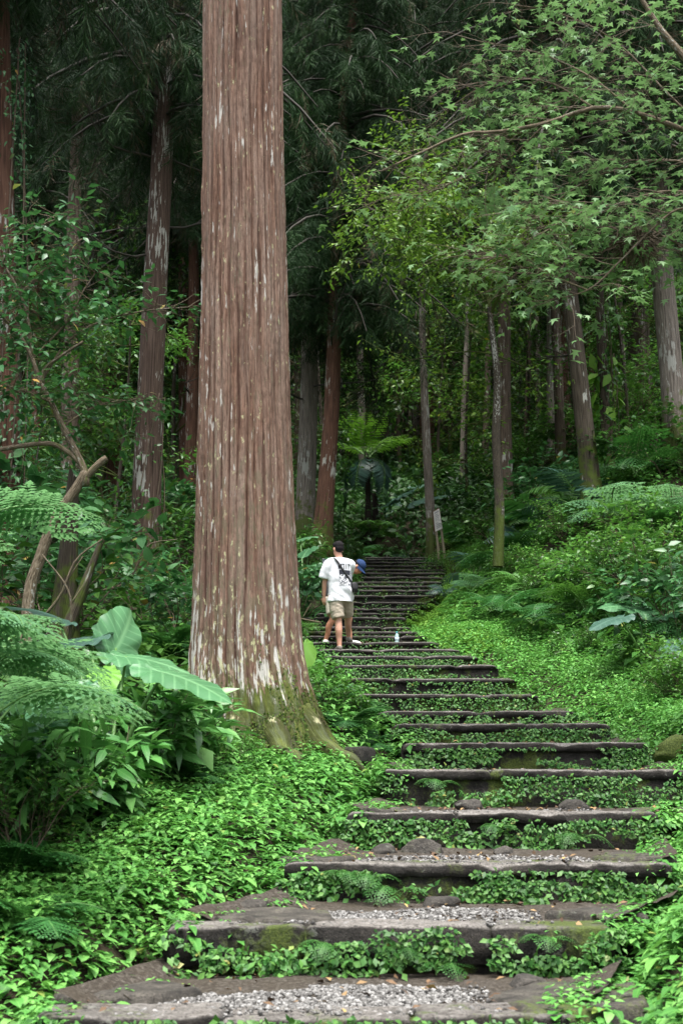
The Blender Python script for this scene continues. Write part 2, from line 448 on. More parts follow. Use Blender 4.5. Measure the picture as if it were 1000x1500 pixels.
def bark_mat(name, c0, c1, c2, lichen=.3, lich_col=(.42, .43, .39), moss=0.0, moss_h=1.0, fx=9.0, fy=.5, bump=.8, rough=.85, side=None):
    """fibrous vertical bark; lf = (metres round, metres up, 0)"""
    t = NT(name); a = t.attr(); x = t.sep(a)
    st = t.scale(a, (fx, fy, 1))
    n1 = t.noise(st, 4.0, 5, .62, .15)
    n2 = t.noise(t.scale(a, (fx * .35, fy * .35, 1)), 2.0, 3, .5)
    c = t.ramp(n1, [(.30, c0), (.47, c1), (.62, c2), (.75, tuple(min(1, k * 1.25) for k in c2))])
    c = t.mix(t.math('MULTIPLY', n2, .55), c, tuple((p + q) * .42 for p, q in zip(c0, c2)))
    # grooves of real dark inner bark
    g = t.noise(t.scale(a, (fx * 1.3, fy * .25, 1)), 5.0, 2, .5, .2)
    c = t.mix(t.ramp(g, [(.36, .85), (.43, 0)]), c, tuple(k * .45 for k in c0))
    # pale lichen, in upright streaks
    l1 = t.noise(t.scale(a, (fx * .75, fy * 2.2, 1)), 2.6, 4, .6)
    l2 = t.noise(t.scale(a, (1.1, .45, 1)), 1.6, 2, .5)
    lm = t.math('ADD', l1, t.math('MULTIPLY', t.math('SUBTRACT', l2, .5), .9))
    lo = .70 - lichen * .2
    lf = t.ramp(lm, [(lo, 0), (lo + .05, .8)])
    if side is not None:
        lf = t.math('MULTIPLY', lf, 1.0)
    c = t.mix(lf, c, t.mix(l2, lich_col, tuple(k * .75 for k in lich_col)))
    if moss > 0:
        mn = t.noise(a, 5.0, 4, .6)
        hh = t.math('SUBTRACT', 1.0, t.math('DIVIDE', x[1], moss_h))
        mf = t.math('ADD', t.math('MULTIPLY', hh, moss), t.math('MULTIPLY', t.math('SUBTRACT', mn, .5), 1.6))
        mf = t.ramp(mf, [(.28, 0), (.5, .9)])
        c = t.mix(mf, c, t.mix(mn, (.025, .04, .008), (.085, .12, .018)))
    nb = t.bump(t.math('ADD', n1, t.math('MULTIPLY', g, .6)), bump, .02)
    return t.done(t.bsdf(c, rough, .2, nb))
M['bark_far'] = bark_mat('grey_brown_bark', (.03, .022, .016), (.085, .062, .046), (.15, .118, .092), .25, moss=.7, moss_h=2.4)
M['bark_pale'] = bark_mat('pale_grey_bark', (.06, .05, .04), (.155, .133, .11), (.26, .23, .2), .48, moss=.7, moss_h=1.8)
M['bark_red'] = bark_mat('red_brown_bark', (.03, .015, .010), (.09, .044, .028), (.14, .075, .05), .25, moss=.55, moss_h=1.6)
M['bark_mossy'] = bark_mat('mossy_dark_bark', (.018, .014, .010), (.05, .04, .028), (.10, .082, .062), .25, moss=.6, moss_h=2.5)
M['bark_streak'] = bark_mat('white_streaked_bark', (.026, .016, .012), (.065, .042, .031), (.11, .077, .06), .48, moss=.6, moss_h=2.0)
M['bark_light'] = bark_mat('light_sapling_bark', (.06, .045, .028), (.13, .10, .065), (.24, .20, .145), .4, moss=.35, moss_h=1.0, fx=5, fy=4)
M['bark_thin'] = bark_mat('thin_dark_bark', (.02, .017, .012), (.045, .037, .026), (.085, .07, .052), .45, moss=.9, moss_h=2.0, fx=10, fy=3)

def big_bark():
    t = NT('old_cedar_bark'); a = t.attr(); x = t.sep(a)
    n1 = t.noise(t.scale(a, (16, .55, 1)), 3.0, 6, .65, .12)
    n2 = t.noise(t.scale(a, (3.2, .5, 1)), 1.7, 4, .55)
    n3 = t.noise(t.scale(a, (40, 9, 1)), 2.0, 3, .6)
    c = t.ramp(n1, [(.27, (.026, .014, .009)), (.42, (.083, .044, .030)), (.55, (.162, .093, .065)), (.71, (.262, .182, .143))])
    c = t.mix(t.ramp(n2, [(.38, 0), (.68, .6)]), c, (.22, .17, .14))
    c = t.mix(t.ramp(n3, [(.33, .45), (.5, 0)]), c, (.05, .026, .018))
    # grooves between the fibrous ridges carry a darker bark tone with cavity shade painted in (third attribute: ridge height 0..1)
    c = t.mix(t.ramp(x[2], [(.2, .95), (.58, 0)]), c, (.05, .024, .017))
    # dark olive crust, left flank
    ol = t.noise(t.scale(a, (7, 2.2, 1)), 2.2, 5, .68)
    olz = t.noise(t.scale(a, (1.1, .25, 1)), 1.0, 2)
    c = t.mix(t.ramp(t.math('ADD', ol, t.math('MULTIPLY', t.math('SUBTRACT', olz, .5), .7)), [(.58, 0), (.66, .55)]), c, (.105, .095, .06))
    # white lichen streaks: sparse high up, dense low down and on the left flank
    l1 = t.noise(t.scale(a, (13, 1.9, 1)), 2.1, 4, .58, .1)
    l2 = t.noise(t.scale(a, (1.5, .55, 1)), 1.4, 2, .5)
    low = t.math('MULTIPLY', t.math('SUBTRACT', 1.0, t.math('DIVIDE', x[1], 2.6), True), .16)
    lm = t.math('ADD', t.math('ADD', l1, t.math('MULTIPLY', t.math('SUBTRACT', l2, .5), .55)), low)
    lf = t.ramp(lm, [(.655, 0), (.69, .85)])
    c = t.mix(lf, c, t.mix(n3, (.30, .295, .27), (.52, .51, .48)))
    # yellowish green lichen, bottom two metres
    y1 = t.noise(t.scale(a, (9, 4.5, 1)), 2.0, 4, .6)
    ylow = t.math('MULTIPLY', t.math('SUBTRACT', 1.0, t.math('DIVIDE', x[1], 2.0), True), .12)
    c = t.mix(t.ramp(t.math('ADD', y1, ylow), [(.64, 0), (.7, .8)]), c, t.mix(n1, (.33, .34, .17), (.45, .45, .28)))
    # moss on the flare
    mn = t.noise(a, 4.2, 5, .65)
    mh = t.math('SUBTRACT', 1.0, t.math('DIVIDE', x[1], .95))
    mf = t.ramp(t.math('ADD', mh, t.math('MULTIPLY', t.math('SUBTRACT', mn, .5), 1.9)), [(.22, 0), (.42, .92)])
    c = t.mix(mf, c, t.ramp(mn, [(.32, (.014, .017, .005)), (.5, (.036, .05, .008)), (.7, (.08, .105, .016))]))
    h = t.math('ADD', t.math('MULTIPLY', n1, .8), t.math('MULTIPLY', n3, .5))
    return t.done(t.bsdf(c, .85, .18, t.bump(h, .9, .018)))
M['bark_big'] = big_bark()

def soil_mat():
    t = NT('forest_soil'); p = t.pos(); n = t.noise(p, 2.2, 6, .65); k = t.noise(p, 23, 4, .6)
    c = t.ramp(n, [(.3, (.012, .009, .006)), (.5, (.028, .021, .013)), (.7, (.05, .038, .024))])
    c = t.mix(t.ramp(k, [(.55, 0), (.68, .7)]), c, (.03, .045, .012))
    return t.done(t.bsdf(c, .95, .2, t.bump(k, .6, .04)))
M['soil'] = soil_mat()

def stone_mat(name, base, moss=.5, wet=.0, seed=0.0, worn=False):
    t = NT(name); ps = t.pos()
    n = t.noise(ps, 6.5, 6, .68); f = t.noise(ps, 75, 4, .75); b = t.noise(ps, 1.3, 3, .5); s2 = t.noise(ps, 21, 5, .7, .4)
    d = tuple(k * .3 for k in base); l = tuple(min(1, k * 2.0) for k in base)
    c = t.ramp(n, [(.32, d), (.5, base), (.68, l)])
    if worn:   # foot-worn top: bare paler stone, with top light painted in, where the surface looks up
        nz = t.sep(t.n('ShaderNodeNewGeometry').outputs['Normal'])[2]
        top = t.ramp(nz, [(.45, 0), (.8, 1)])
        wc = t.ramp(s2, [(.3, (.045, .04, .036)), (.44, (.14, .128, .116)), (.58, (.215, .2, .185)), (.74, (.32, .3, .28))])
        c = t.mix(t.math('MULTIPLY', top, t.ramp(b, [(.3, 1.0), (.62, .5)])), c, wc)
    c = t.mix(t.ramp(f, [(.38, .75), (.5, 0)]), c, tuple(k * .3 for k in base))
    c = t.mix(t.ramp(f, [(.6, 0), (.72, .6)]), c, tuple(min(1, k * 4) for k in base))
    c = t.mix(t.ramp(t.math('ADD', s2, t.math('MULTIPLY', t.math('SUBTRACT', b, .5), .6)), [(.63, 0), (.67, .55)]), c, (.13, .135, .115))
    mm = t.math('ADD', t.math('ADD', t.math('MULTIPLY', n, .45), t.math('MULTIPLY', b, .5)), t.math('MULTIPLY', s2, .2))
    lo = .76 - moss * .24
    c = t.mix(t.ramp(mm, [(lo, 0), (lo + .07, .95)]), c, t.ramp(f, [(.28, (.012, .02, .004)), (.5, (.045, .066, .009)), (.72, (.10, .13, .02))]))
    return t.done(t.bsdf(c, .8, .3, t.bump(t.math('ADD', t.math('ADD', n, s2), t.math('MULTIPLY', f, .5)), .9, .018)))
M['stone'] = stone_mat('worn_step_stone', (.017, .0145, .012), .55, worn=True)
M['stone_lip'] = stone_mat('mossy_worn_step_stone', (.017, .0145, .012), .66, worn=True)
M['stone_moss'] = stone_mat('mossy_step_stone', (.018, .016, .013), .8)
M['stone_flat'] = stone_mat('flat_grey_stone', (.048, .043, .036), .6)
M['rock'] = stone_mat('dark_rock', (.04, .036, .031), .4)
M['rock_moss'] = stone_mat('mossy_rock', (.05, .042, .03), 1.5)

def gravel_mat():
    t = NT('grey_gravel'); x = t.sep(t.attr())
    c = t.ramp(x[2], [(0, (.03, .028, .026)), (.3, (.08, .077, .073)), (.7, (.15, .146, .14)), (.95, (.25, .246, .238))])
    return t.done(t.bsdf(c, .75, .35))
M['gravel'] = gravel_mat()
def bed_mat():
    t = NT('gravelly_tread'); p = t.pos(); n = t.noise(p, 40, 4, .7); b = t.noise(p, 3, 3)
    c = t.ramp(n, [(.3, (.014, .011, .008)), (.5, (.036, .029, .022)), (.7, (.10, .09, .078))])
    c = t.mix(t.ramp(b, [(.45, 0), (.7, .6)]), c, (.035, .027, .017))
    return t.done(t.bsdf(c, .9, .25, t.bump(n, .8, .02)))
M['bed'] = bed_mat()
def litter_mat():
    t = NT('dead_leaf'); x = t.sep(t.attr())
    return t.done(t.bsdf(t.ramp(x[2], [(0, (.05, .028, .016)), (.5, (.12, .07, .035)), (.85, (.2, .13, .06)), (1, (.35, .24, .08))]), .7, .3))
M['litter'] = litter_mat()
def plain(name, c, rough=.6, spec=.4, nz=0, nscale=30, **kw):
    t = NT(name)
    col = c
    nb = None
    if nz:
        n = t.noise(t.obj(), nscale, 4, .6); col = t.mix(n, tuple(k * (1 - nz) for k in c), tuple(min(1, k * (1 + nz)) for k in c))
        nb = t.bump(n, .25, .004)
    return t.done(t.bsdf(col, rough, spec, nb, **kw))
M['skin'] = plain('skin', (.50, .27, .19), .5, .4, .12, 25, **{'Subsurface Weight': .12, 'Subsurface Radius': (.01, .004, .002)})
M['skin_tan'] = plain('tanned_skin', (.43, .2, .12), .5, .4, .12, 25, **{'Subsurface Weight': .1, 'Subsurface Radius': (.01, .004, .002)})
M['shirt'] = plain('white_cotton', (.68, .69, .73), .85, .2, .03, 60)
M['shorts'] = plain('beige_cotton', (.36, .31, .245), .9, .2, .12, 50)
M['shorts2'] = plain('stone_cotton', (.40, .37, .30), .9, .2, .12, 50)
M['hair'] = plain('black_hair', (.008, .007, .008), .8, .15, .3, 90)
M['cap'] = plain('blue_cap_cloth', (.013, .032, .09), .85, .2, .15, 60)
M['black'] = plain('black_nylon', (.012, .012, .014), .6, .4, .2, 60)
M['dkgrey'] = plain('dark_grey_shirt', (.035, .036, .04), .85, .2, .15, 60)
M['shoe_grey'] = plain('grey_shoe', (.16, .145, .125), .7, .3, .15, 50)
M['shoe_white'] = plain('white_shoe', (.68, .68, .67), .6, .3, .06, 50)
M['phone'] = plain('dark_phone_glass', (.02, .025, .03), .15, .6)
M['phone_edge'] = plain('phone_frame', (.10, .11, .12), .3, .6)
M['ink'] = plain('black_print', (.03, .032, .045), .8, .2)
M['ink_grey'] = plain('grey_print', (.22, .23, .27), .8, .2)
def print_mat():
    t = NT('shirt_print'); p = t.obj(); n = t.noise(t.scale(p, (14, 6, 22)), 2.2, 3, .6, 1.2)
    c = t.ramp(n, [(.44, (.03, .032, .045)), (.5, (.3, .31, .34)), (.56, (.78, .79, .82))])
    return t.done(t.bsdf(c, .85, .2))
M['print'] = print_mat()
M['sign_board'] = plain('weathered_white_board', (.58, .56, .54), .7, .3, .12, 12)
M['sign_post'] = plain('pale_weathered_post', (.26, .22, .16), .85, .2, .3, 20)
M['sign_back'] = plain('brown_board_edge', (.10, .055, .035), .8, .2, .3, 20)
t_ = NT('bottle_plastic')
M['pet'] = t_.done(t_.bsdf((.62, .82, .86), .12, .5, **{'Transmission Weight': .55, 'IOR': 1.2}))
M['bottle_label'] = plain('pale_blue_label', (.55, .70, .78), .4)
M['bottle_cap'] = plain('teal_cap', (.05, .35, .36), .4)
# ------------------------------------------------------------------ the stair path, measured
STEPS = [(40, 850, 1490, 6.40), (245, 898, 1356, 7.75), (418, 985, 1264, 9.2), (508, 962, 1190, 10.85), (563, 1010, 1128, 12.4),
         (590, 950, 1088, 13.9), (575, 893, 1060, 15.4), (553, 846, 1041, 16.9), (520, 788, 1017, 18.3), (506, 756, 994, 19.7),
         (490, 728, 974, 20.7), (474, 700, 961, 21.6), (464, 672, 951, 22.4)]
_pys = [940, 931, 925, 918, 904, 898, 891, 882, 872, 864, 858, 852, 845, 839, 834, 828, 823, 819, 816]
_ly = [816, 823, 834, 845, 858, 872, 891, 904, 918, 940]
_lx = [526, 532, 534, 528, 512, 500, 470, 443, 441, 450]
_rx = [634, 650, 652, 650, 644, 638, 612, 594, 602, 642]
for k, py in enumerate(_pys):
    STEPS.append((float(np.interp(py, _ly, _lx)), float(np.interp(py, _ly, _rx)), py, 23.3 + 18.7 * k / 18))
SY, SZ, SXL, SXR = [], [], [], []
for (xl, xr, py, d) in STEPS:
    a, b = P(xl, py, d), P(xr, py, d)
    SY.append(d); SZ.append(a[2]); SXL.append(a[0]); SXR.append(b[0])
# two more below the frame, three level paces above the top
SY = [3.7, 5.05] + SY + [43.2, 45.0]
SZ = [SZ[0] - .5, SZ[0] - .25] + SZ + [SZ[-1] + .06, SZ[-1] + .1]
SXL = [SXL[0] - .25, SXL[0] - .12] + SXL + [SXL[-1] - .2, SXL[-1] - .6]
SXR = [SXR[0] - .2, SXR[0] - .1] + SXR + [SXR[-1] - .3, SXR[-1] - .7]
SY, SZ, SXL, SXR = map(np.array, (SY, SZ, SXL, SXR))
N_ST = len(SY)
def xl_at(y): return np.interp(y, SY, SXL)
def xr_at(y): return np.interp(y, SY, SXR)
ENVZ = np.concatenate([[SZ[0] - .25], SZ[:-1]]) - .1
def env_at(y): return np.interp(y, SY, ENVZ)
def step_top(y):
    return SZ[np.clip(np.searchsorted(SY, y, side='right') - 1, 0, N_ST - 1)]

CP = [(0, 1490, 6.2), (150, 1385, 7.2), (0, 1310, 8), (250, 1250, 9.2), (400, 1155, 11.5), (380, 1108, 13.4), (0, 1205, 9.6), (-200, 1150, 10),
      (160, 1130, 10.8), (-100, 1010, 14), (50, 1010, 13.5), (230, 965, 17), (100, 910, 20), (0, 855, 26), (215, 855, 26), (-300, 800, 26),
      (250, 875, 30), (100, 790, 40), (447, 788, 38), (470, 795, 36), (410, 908, 24.5), (440, 865, 30), (330, 1000, 17), (480, 1060, 14.5), (430, 1000, 18),
      (500, 800, 41), (560, 782, 46), (480, 740, 55), (300, 740, 55), (100, 720, 55), (-200, 700, 50),
      (960, 1480, 6.4), (1000, 1365, 7), (1150, 1310, 7.5), (1050, 1190, 10), (1060, 1115, 12.4), (1100, 1065, 14), (950, 1055, 15.5), (860, 1005, 18.5),
      (980, 1015, 17.5), (780, 965, 21.5), (900, 955, 21), (1000, 935, 20.5), (1100, 880, 20), (700, 928, 24.5), (800, 908, 25), (900, 860, 25.5), (1000, 810, 26),
      (650, 893, 29), (720, 865, 30), (868, 732, 29), (985, 655, 30), (690, 842, 38), (740, 788, 38), (645, 800, 41.5), (700, 772, 45), (630, 768, 43),
      (812, 705, 40), (900, 645, 42), (1100, 620, 40), (1200, 750, 28), (600, 762, 50), (700, 682, 60), (900, 600, 60), (500, 720, 65)]
_pts = [P(*c) for c in CP]
for i in range(N_ST):
    dz = .02
    _pts.append(np.array([SXL[i] - .5, SY[i] + .3, SZ[i] + dz])); _pts.append(np.array([SXR[i] + .5, SY[i] + .3, SZ[i] + dz]))
for (x, y, z) in ((-6, 0, -.8), (6, 0, -.6), (-6, -12, -3), (6, -12, -3), (-25, 0, 1.5), (25, 0, 4), (-25, -12, 0), (25, -12, 2), (-45, 30, 9), (40, 30, 22), (-70, 60, 24), (70, 60, 40),
                  (-25, 18, 4), (-14, 12, 1.6), (-12, 20, 3.2), (16, 14, 5), (20, 22, 10), (-40, 90, 32), (0, 90, 34), (40, 90, 42), (-70, 130, 66), (0, 130, 68), (70, 130, 76), (-110, 60, 30), (110, 60, 55), (-110, 150, 80), (110, 150, 90), (0, 160, 88)):
    _pts.append(np.array([x, y, z], float))
_pts = np.array(_pts)
def _fit(Q):
    n = len(Q); D = np.linalg.norm(Q[:, None, :2] - Q[None, :, :2], axis=-1)
    A = np.zeros((n + 3, n + 3)); A[:n, :n] = D - np.eye(n) * .08; A[:n, n] = 1; A[:n, n + 1:] = Q[:, :2]; A[n:, :n] = A[:n, n:].T
    return np.linalg.solve(A, np.concatenate([Q[:, 2], np.zeros(3)]))
_W = _fit(_pts)
def H(x, y, fine=True):
    x = np.atleast_1d(np.asarray(x, float)).ravel(); y = np.atleast_1d(np.asarray(y, float)).ravel(); out = np.zeros_like(x)
    n = len(_pts)
    for s in range(0, len(x), 20000):
        q = slice(s, s + 20000)
        D = np.hypot(x[q, None] - _pts[None, :, 0], y[q, None] - _pts[None, :, 1])
        out[q] = D @ _W[:n] + _W[n] + _W[n + 1] * x[q] + _W[n + 2] * y[q]
    if fine:
        out += (fbm(x * .7, y * .7, 3) - .44) * .22 + (fbm(x * 3, y * 3, 9) - .44) * .06
    a, b = xl_at(y) - .02, xr_at(y) + .02
    dx = np.maximum(np.maximum(a - x, x - b), 0)
    w = sstep(dx / .55)
    inr = ((y > 2) & (y < 46)).astype(float)
    w = 1 - (1 - w) * inr
    e = np.minimum(env_at(y), out + 5) - .02
    return e * (1 - w) + out * w
def H1(x, y): return float(H(x, y)[0])
def on_ground(px, py, d, dz=0.0):
    p = P(px, py, d); return np.array([p[0], p[1], H1(p[0], p[1]) + dz])

# ground sheet: fine near the path, coarse towards the hill
def axis(lo, hi, f):
    t = np.linspace(0, 1, 4000); v = lo + (hi - lo) * t; den = np.array([1 / f(q) for q in v]); c = np.cumsum(den); n = int(c[-1] * (hi - lo) / 4000)
    return np.interp(np.linspace(0, c[-1], n), c, v)
gy = axis(-14, 170, lambda y: .16 if 3 < y < 30 else (.3 if 0 < y < 50 else 2.2))
gx = axis(-110, 110, lambda x: .16 if abs(x) < 6 else (.5 if abs(x) < 14 else 3.0))
GX, GY = np.meshgrid(gx, gy)
GZ = H(GX.ravel(), GY.ravel()).reshape(GX.shape)
o = put('ground', gridg(GX, GY, GZ), M['soil']); tag(o, kind='structure')

# ------------------------------------------------------------------ steps
ordn = ['', 'first', 'second', 'third', 'fourth', 'fifth', 'sixth', 'seventh', 'eighth', 'ninth', 'tenth', 'eleventh', 'twelfth', 'thirteenth', 'fourteenth', 'fifteenth',
        'sixteenth', 'seventeenth', 'eighteenth', 'nineteenth', 'twentieth', 'twenty-first', 'twenty-second', 'twenty-third', 'twenty-fourth', 'twenty-fifth',
        'twenty-sixth', 'twenty-seventh', 'twenty-eighth', 'twenty-ninth', 'thirtieth', 'thirty-first', 'thirty-second']
riser_leaf, gravel = [], []
creep = [leaf_t(.62, 2, .15, .25), leaf_t(.5, 2, .2, .4), leaf_t(.75, 2, .1, .2)]
CRG = .44
def creepers(y, zb, zt, xa, xb, n, size, seed):
    """leaves clinging to the front of a step, in clumps"""
    x = RG.uniform(xa, xb, n * 3); u = RG.uniform(0, 1, n * 3)
    m = fbm(x * 2.1 + seed * 7.7, u * 1.2 + seed, seed) + .25 * (vn(x * 6, u * 3, seed + 3) - .5)
    keep = m > (CRG if seed % 40 < 6 else .36); x, u = x[keep][:n], u[keep][:n]; k = len(x)
    if k == 0: return
    z = zb + (zt - zb) * u
    pos = np.stack([x, y - (.045 if seed % 40 < 3 else .014) - RG.uniform(0, .055, k) * (1.3 - u), z], 1)
    Y = nrm(np.stack([RG.normal(0, .8, k), -RG.uniform(.3, 1, k), RG.normal(-.25, .5, k)], 1))
    Z = nrm(np.stack([RG.normal(0, .45, k), -RG.uniform(.3, 1.1, k), RG.uniform(.2, 1, k)], 1))
    riser_leaf.append(scatter(creep, frames(Y, Z, size * RG.uniform(.5, 1.3, k)), pos, RG.uniform(0, 1, k)))

for i in range(2, N_ST - 1):
    y, z, xa, xb = SY[i], SZ[i], SXL[i], SXR[i]
    yn = SY[i + 1]; rise = z - (SZ[i - 1] if i else z - .25); rise = max(rise, .06); w = xb - xa
    k = i - 1
    if k == 0: lab = 'lowest stone step, below the gravelly one'
    elif k < 0: lab = 'stone step below the photographed flight'
    elif k == 1: lab = 'nearest stone step with a wide gravel tread along the bottom edge'
    elif k > 32: lab = 'flat stone at the head of the stairs where the path levels out'
    elif k < 14: lab = '%s mossy stone step up from the bottom, %s' % (ordn[k], {2: 'fringed with small ferns', 3: 'its face thick with creepers', 4: 'gravel along its front', 5: 'spanning wide to the right', 6: 'its face mostly creeper', 7: 'behind the old cedar root', 8: 'level with the moss of the big trunk', 9: 'its front evenly leafy', 10: 'dark and long', 11: 'below the two men', 12: 'a step below the walker in white', 13: 'carrying the man in the white tee'}[k])
    else: lab = '%s narrow dark stone step up from the bottom, in the upper flight' % ordn[k]
    rt = root('stone_step', lab, 'step', (0, y, z), 0, 'stone steps of the forest stairs')
    near = i < 9
    # kerb stones: two or three butted blocks
    cuts = [0.0] + sorted(random.uniform(.25, .78) for _ in range(1 if random.random() < .6 or not near else 2)) + [1.0]
    if len(cuts) == 4 and cuts[2] - cuts[1] < .2: cuts = [0, .35, .7, 1]
    kt = rise * .8 if k == 2 else (min(.08, rise * .5) if k < 9 else min(.06, rise * .4))
    for c in range(len(cuts) - 1):
        a, b = xa + w * cuts[c] + (.006 if c else 0), xa + w * cuts[c + 1]
        g = slab(b - a, .36, kt, seed=i * 3.7 + c * 1.3, n=max(8, int((b - a) / (.028 if near else .1))), rough=.016 if k < 9 else .008, bev=.022)
        g.v += np.array([(a + b) / 2, .18 + random.uniform(-.015, .015), random.uniform(-.006, .006)])
        put('kerb_stone', g, M['stone_lip' if k in (2, 3) else 'stone'], rt)
    # earth backing under the kerb
    g = slab(w + .02, .3, rise + .15, seed=i + .5, n=40 if near else 16, rough=.022, bev=.01); g.v += np.array([(xa + xb) / 2, .185, -.03])
    put('riser_block', g, M['stone_moss'], rt)
    # tread behind the kerb
    nn = (30, 12) if near else (12, 5)
    xs, ys = np.linspace(0, 1, nn[0]), np.linspace(.30, yn - y + .12, nn[1])
    U, V = np.meshgrid(xs, ys); xa2, xb2 = xl_at(y + V), xr_at(y + V)
    X = xa2 - .05 + (xb2 - xa2 + .1) * U
    Z = -.022 + (fbm(X * 4, (V + y) * 4, 4) - .45) * .05 + .03 * sstep((V - .5) / 1.2) + .08 * sstep((np.abs(U - .5) - .42) / .08)
    put('tread', gridg(X, V, Z), M['bed'], rt)
    # gravel pebbles
    if 1 <= k <= 5:
        n = {1: 15000, 2: 8500, 3: 4500, 4: 2800, 5: 1400}[k]
        xg = RG.uniform(xa + w * .08, xa + w * .95, n); v = RG.uniform(.08, min(yn - y - .1, .95), n)
        kp = fbm(xg * 2.2, (v + y) * 2.2, 21) + .35 * (1 - v) > .42
        kp |= v < .38
        e_ = np.minimum(xg - xa, xb - xg) / w; kp &= RG.uniform(0, 1, n) < sstep((e_ - .10 + .12 * (fbm(xg * 3, v * 3, 5) - .4)) / .16)
        kp &= ~((v < .33) & (RG.uniform(0, 1, n) < .8))
        gravel.append(np.stack([xg[kp], (y + v)[kp], z + .002 + (fbm(xg * 4, (v + y) * 4, 4)[kp] - .45) * .05 + .03 * sstep((v[kp] - .5) / 1.2) - .018 * (v[kp] > .3)], 1))
    if k >= 1:
        size = .040 if k < 5 else (.039 if k < 14 else .036)
        dens = {1: 1900, 2: 1900, 3: 2300, 4: 2000, 5: 1800, 6: 1800, 7: 1500}.get(k, 1100 if k < 14 else 300)
        creepers(y, z - rise + .0, z - (.0 if k < 3 else .05), xa - .05, xb + .05, int(dens * w / 2.4), size, k)
        if k < 15:   # little plants in the angle at the back of the tread below
            creepers(y - .05, z - rise - .02, z - rise + .12, xa, xb, int(150 * w / 2.4), size * 1.2, k + 40)
o = put('step_creepers', join(riser_leaf), M['creeper']); tag(o, 'small leafy creepers and ferns covering the step fronts', 'creeper', kind='stuff')
gp = np.vstack(gravel); n = len(gp)
peb = [rock(s, (.5, .5, .33)) for s in (1, 2, 3)]
def lowball(s):
    g = ball((0, 0, 0), (.5, .42, .3), 7, 5); v = g.v; r_ = np.random.default_rng(s)
    for q in range(7):
        n_ = nrm(r_.normal(0, 1, 3)); e = v @ n_ - r_.uniform(.18, .36); v = v - np.where(e > 0, e, 0)[:, None] * n_
    g.v = v; return g
peb = [lowball(s) for s in range(5)]
sz = .011 + .028 * RG.uniform(0, 1, n) ** 2.6
Mx = upright(n, RG.uniform(0, 6.28, n), sz, np.abs(RG.normal(0, .35, n))); Mx = Mx * np.stack([np.ones(n), RG.uniform(.6, 1, n), RG.uniform(.7, 1.2, n)], 1)[:, None, :]
o = put('gravel', scatter(peb, Mx, gp, RG.uniform(0, 1, n)), M['gravel']); tag(o, 'loose grey gravel on the lower step treads', 'gravel', kind='stuff')

# flat stones set at the ends of the treads (pixel centre, distance, width, depth, turn)
FLAT = [(185, 1446, 7.1, .62, .45, .25, 'dark flat stone at the left end of the lowest gravel tread'),
        (832, 1450, 6.95, .62, .85, -.1, 'big dark flat stone at the right end of the lowest gravel tread'),
        (405, 1325, 8.25, .62, .6, .15, 'flat mossy stone left of the second gravel tread'),
        (880, 1322, 8.35, .5, .5, -.2, 'flat stone at the right end of the second gravel tread'),
        (468, 1246, 9.6, .5, .5, .1, 'flat stone left of the third tread'),
        (930, 1240, 9.75, .55, .6, -.15, 'light flat stone right of the third tread'),
        (560, 1178, 11.3, .5, .45, .1, 'moss edged flat stone left of the fourth tread'),
        (968, 1168, 11.5, .6, .5, .0, 'flat stone right of the fourth tread'),
        (500, 1100, 13.6, .55, .4, -.5, 'yellow mossed flat stone beside the cedar root')]
for q, (px, py, d, sx, sy, tz, lab) in enumerate(FLAT):
    p = P(px, py, d); zt = step_top(d) if q < 8 else H1(p[0], p[1]) + .06
    g = flagstone(sx * 1.1, sy * 1.1, .14, q * 2.3 + 50)
    o = put('flat_stone', g, M['stone_moss'] if q == 8 else M['stone_flat']); tag(o, lab, 'stone', 'flat stones edging the treads')
    place(o, (p[0], p[1], zt + .02), tz, 1.0, (random.uniform(-.03, .03), random.uniform(-.03, .03)))
ROCKS = [(622, 1252, 10.4, .13, 'dark rock at the back of the third tread', 'rock'), (560, 1247, 10.45, .09, 'small pale rock left of the dark one on the third tread', 'rock'),
         (840, 1182, 12.1, .12, 'flat rock at the back of the fourth tread', 'rock'), (690, 1180, 12.1, .11, 'squat rock beneath the fifth step', 'rock'), (770, 1448, 7.4, .09, 'small dark rock by the big flat stone', 'rock'),
         (645, 1335, 8.95, .10, 'half-buried rock at the back of the second tread', 'rock'), (365, 1335, 8.6, .10, 'rock wedged at the end of the left flat stone', 'rock'), (735, 1250, 10.4, .07, 'pebble-like rock under the fourth step', 'rock'),
         (992, 1080, 14.0, .27, 'large mossy boulder at the right edge beside the sixth step', 'rock_moss'), (524, 846, 31.0, .42, 'brown mossy boulder beside the upper steps behind the capped man', 'rock_moss')]
for q, (px, py, d, r, lab, m) in enumerate(ROCKS):
    p = P(px, py, d); z = step_top(d) + .0 if q < 8 else H1(p[0], p[1]) + r * .2
    o = put('rock', rock(q * 3 + 2, (r * 1.35, r, r * .75)), M[m]); tag(o, lab, 'rock', 'rocks by the stairs'); place(o, (p[0], p[1], z), random.uniform(-.4, .4))
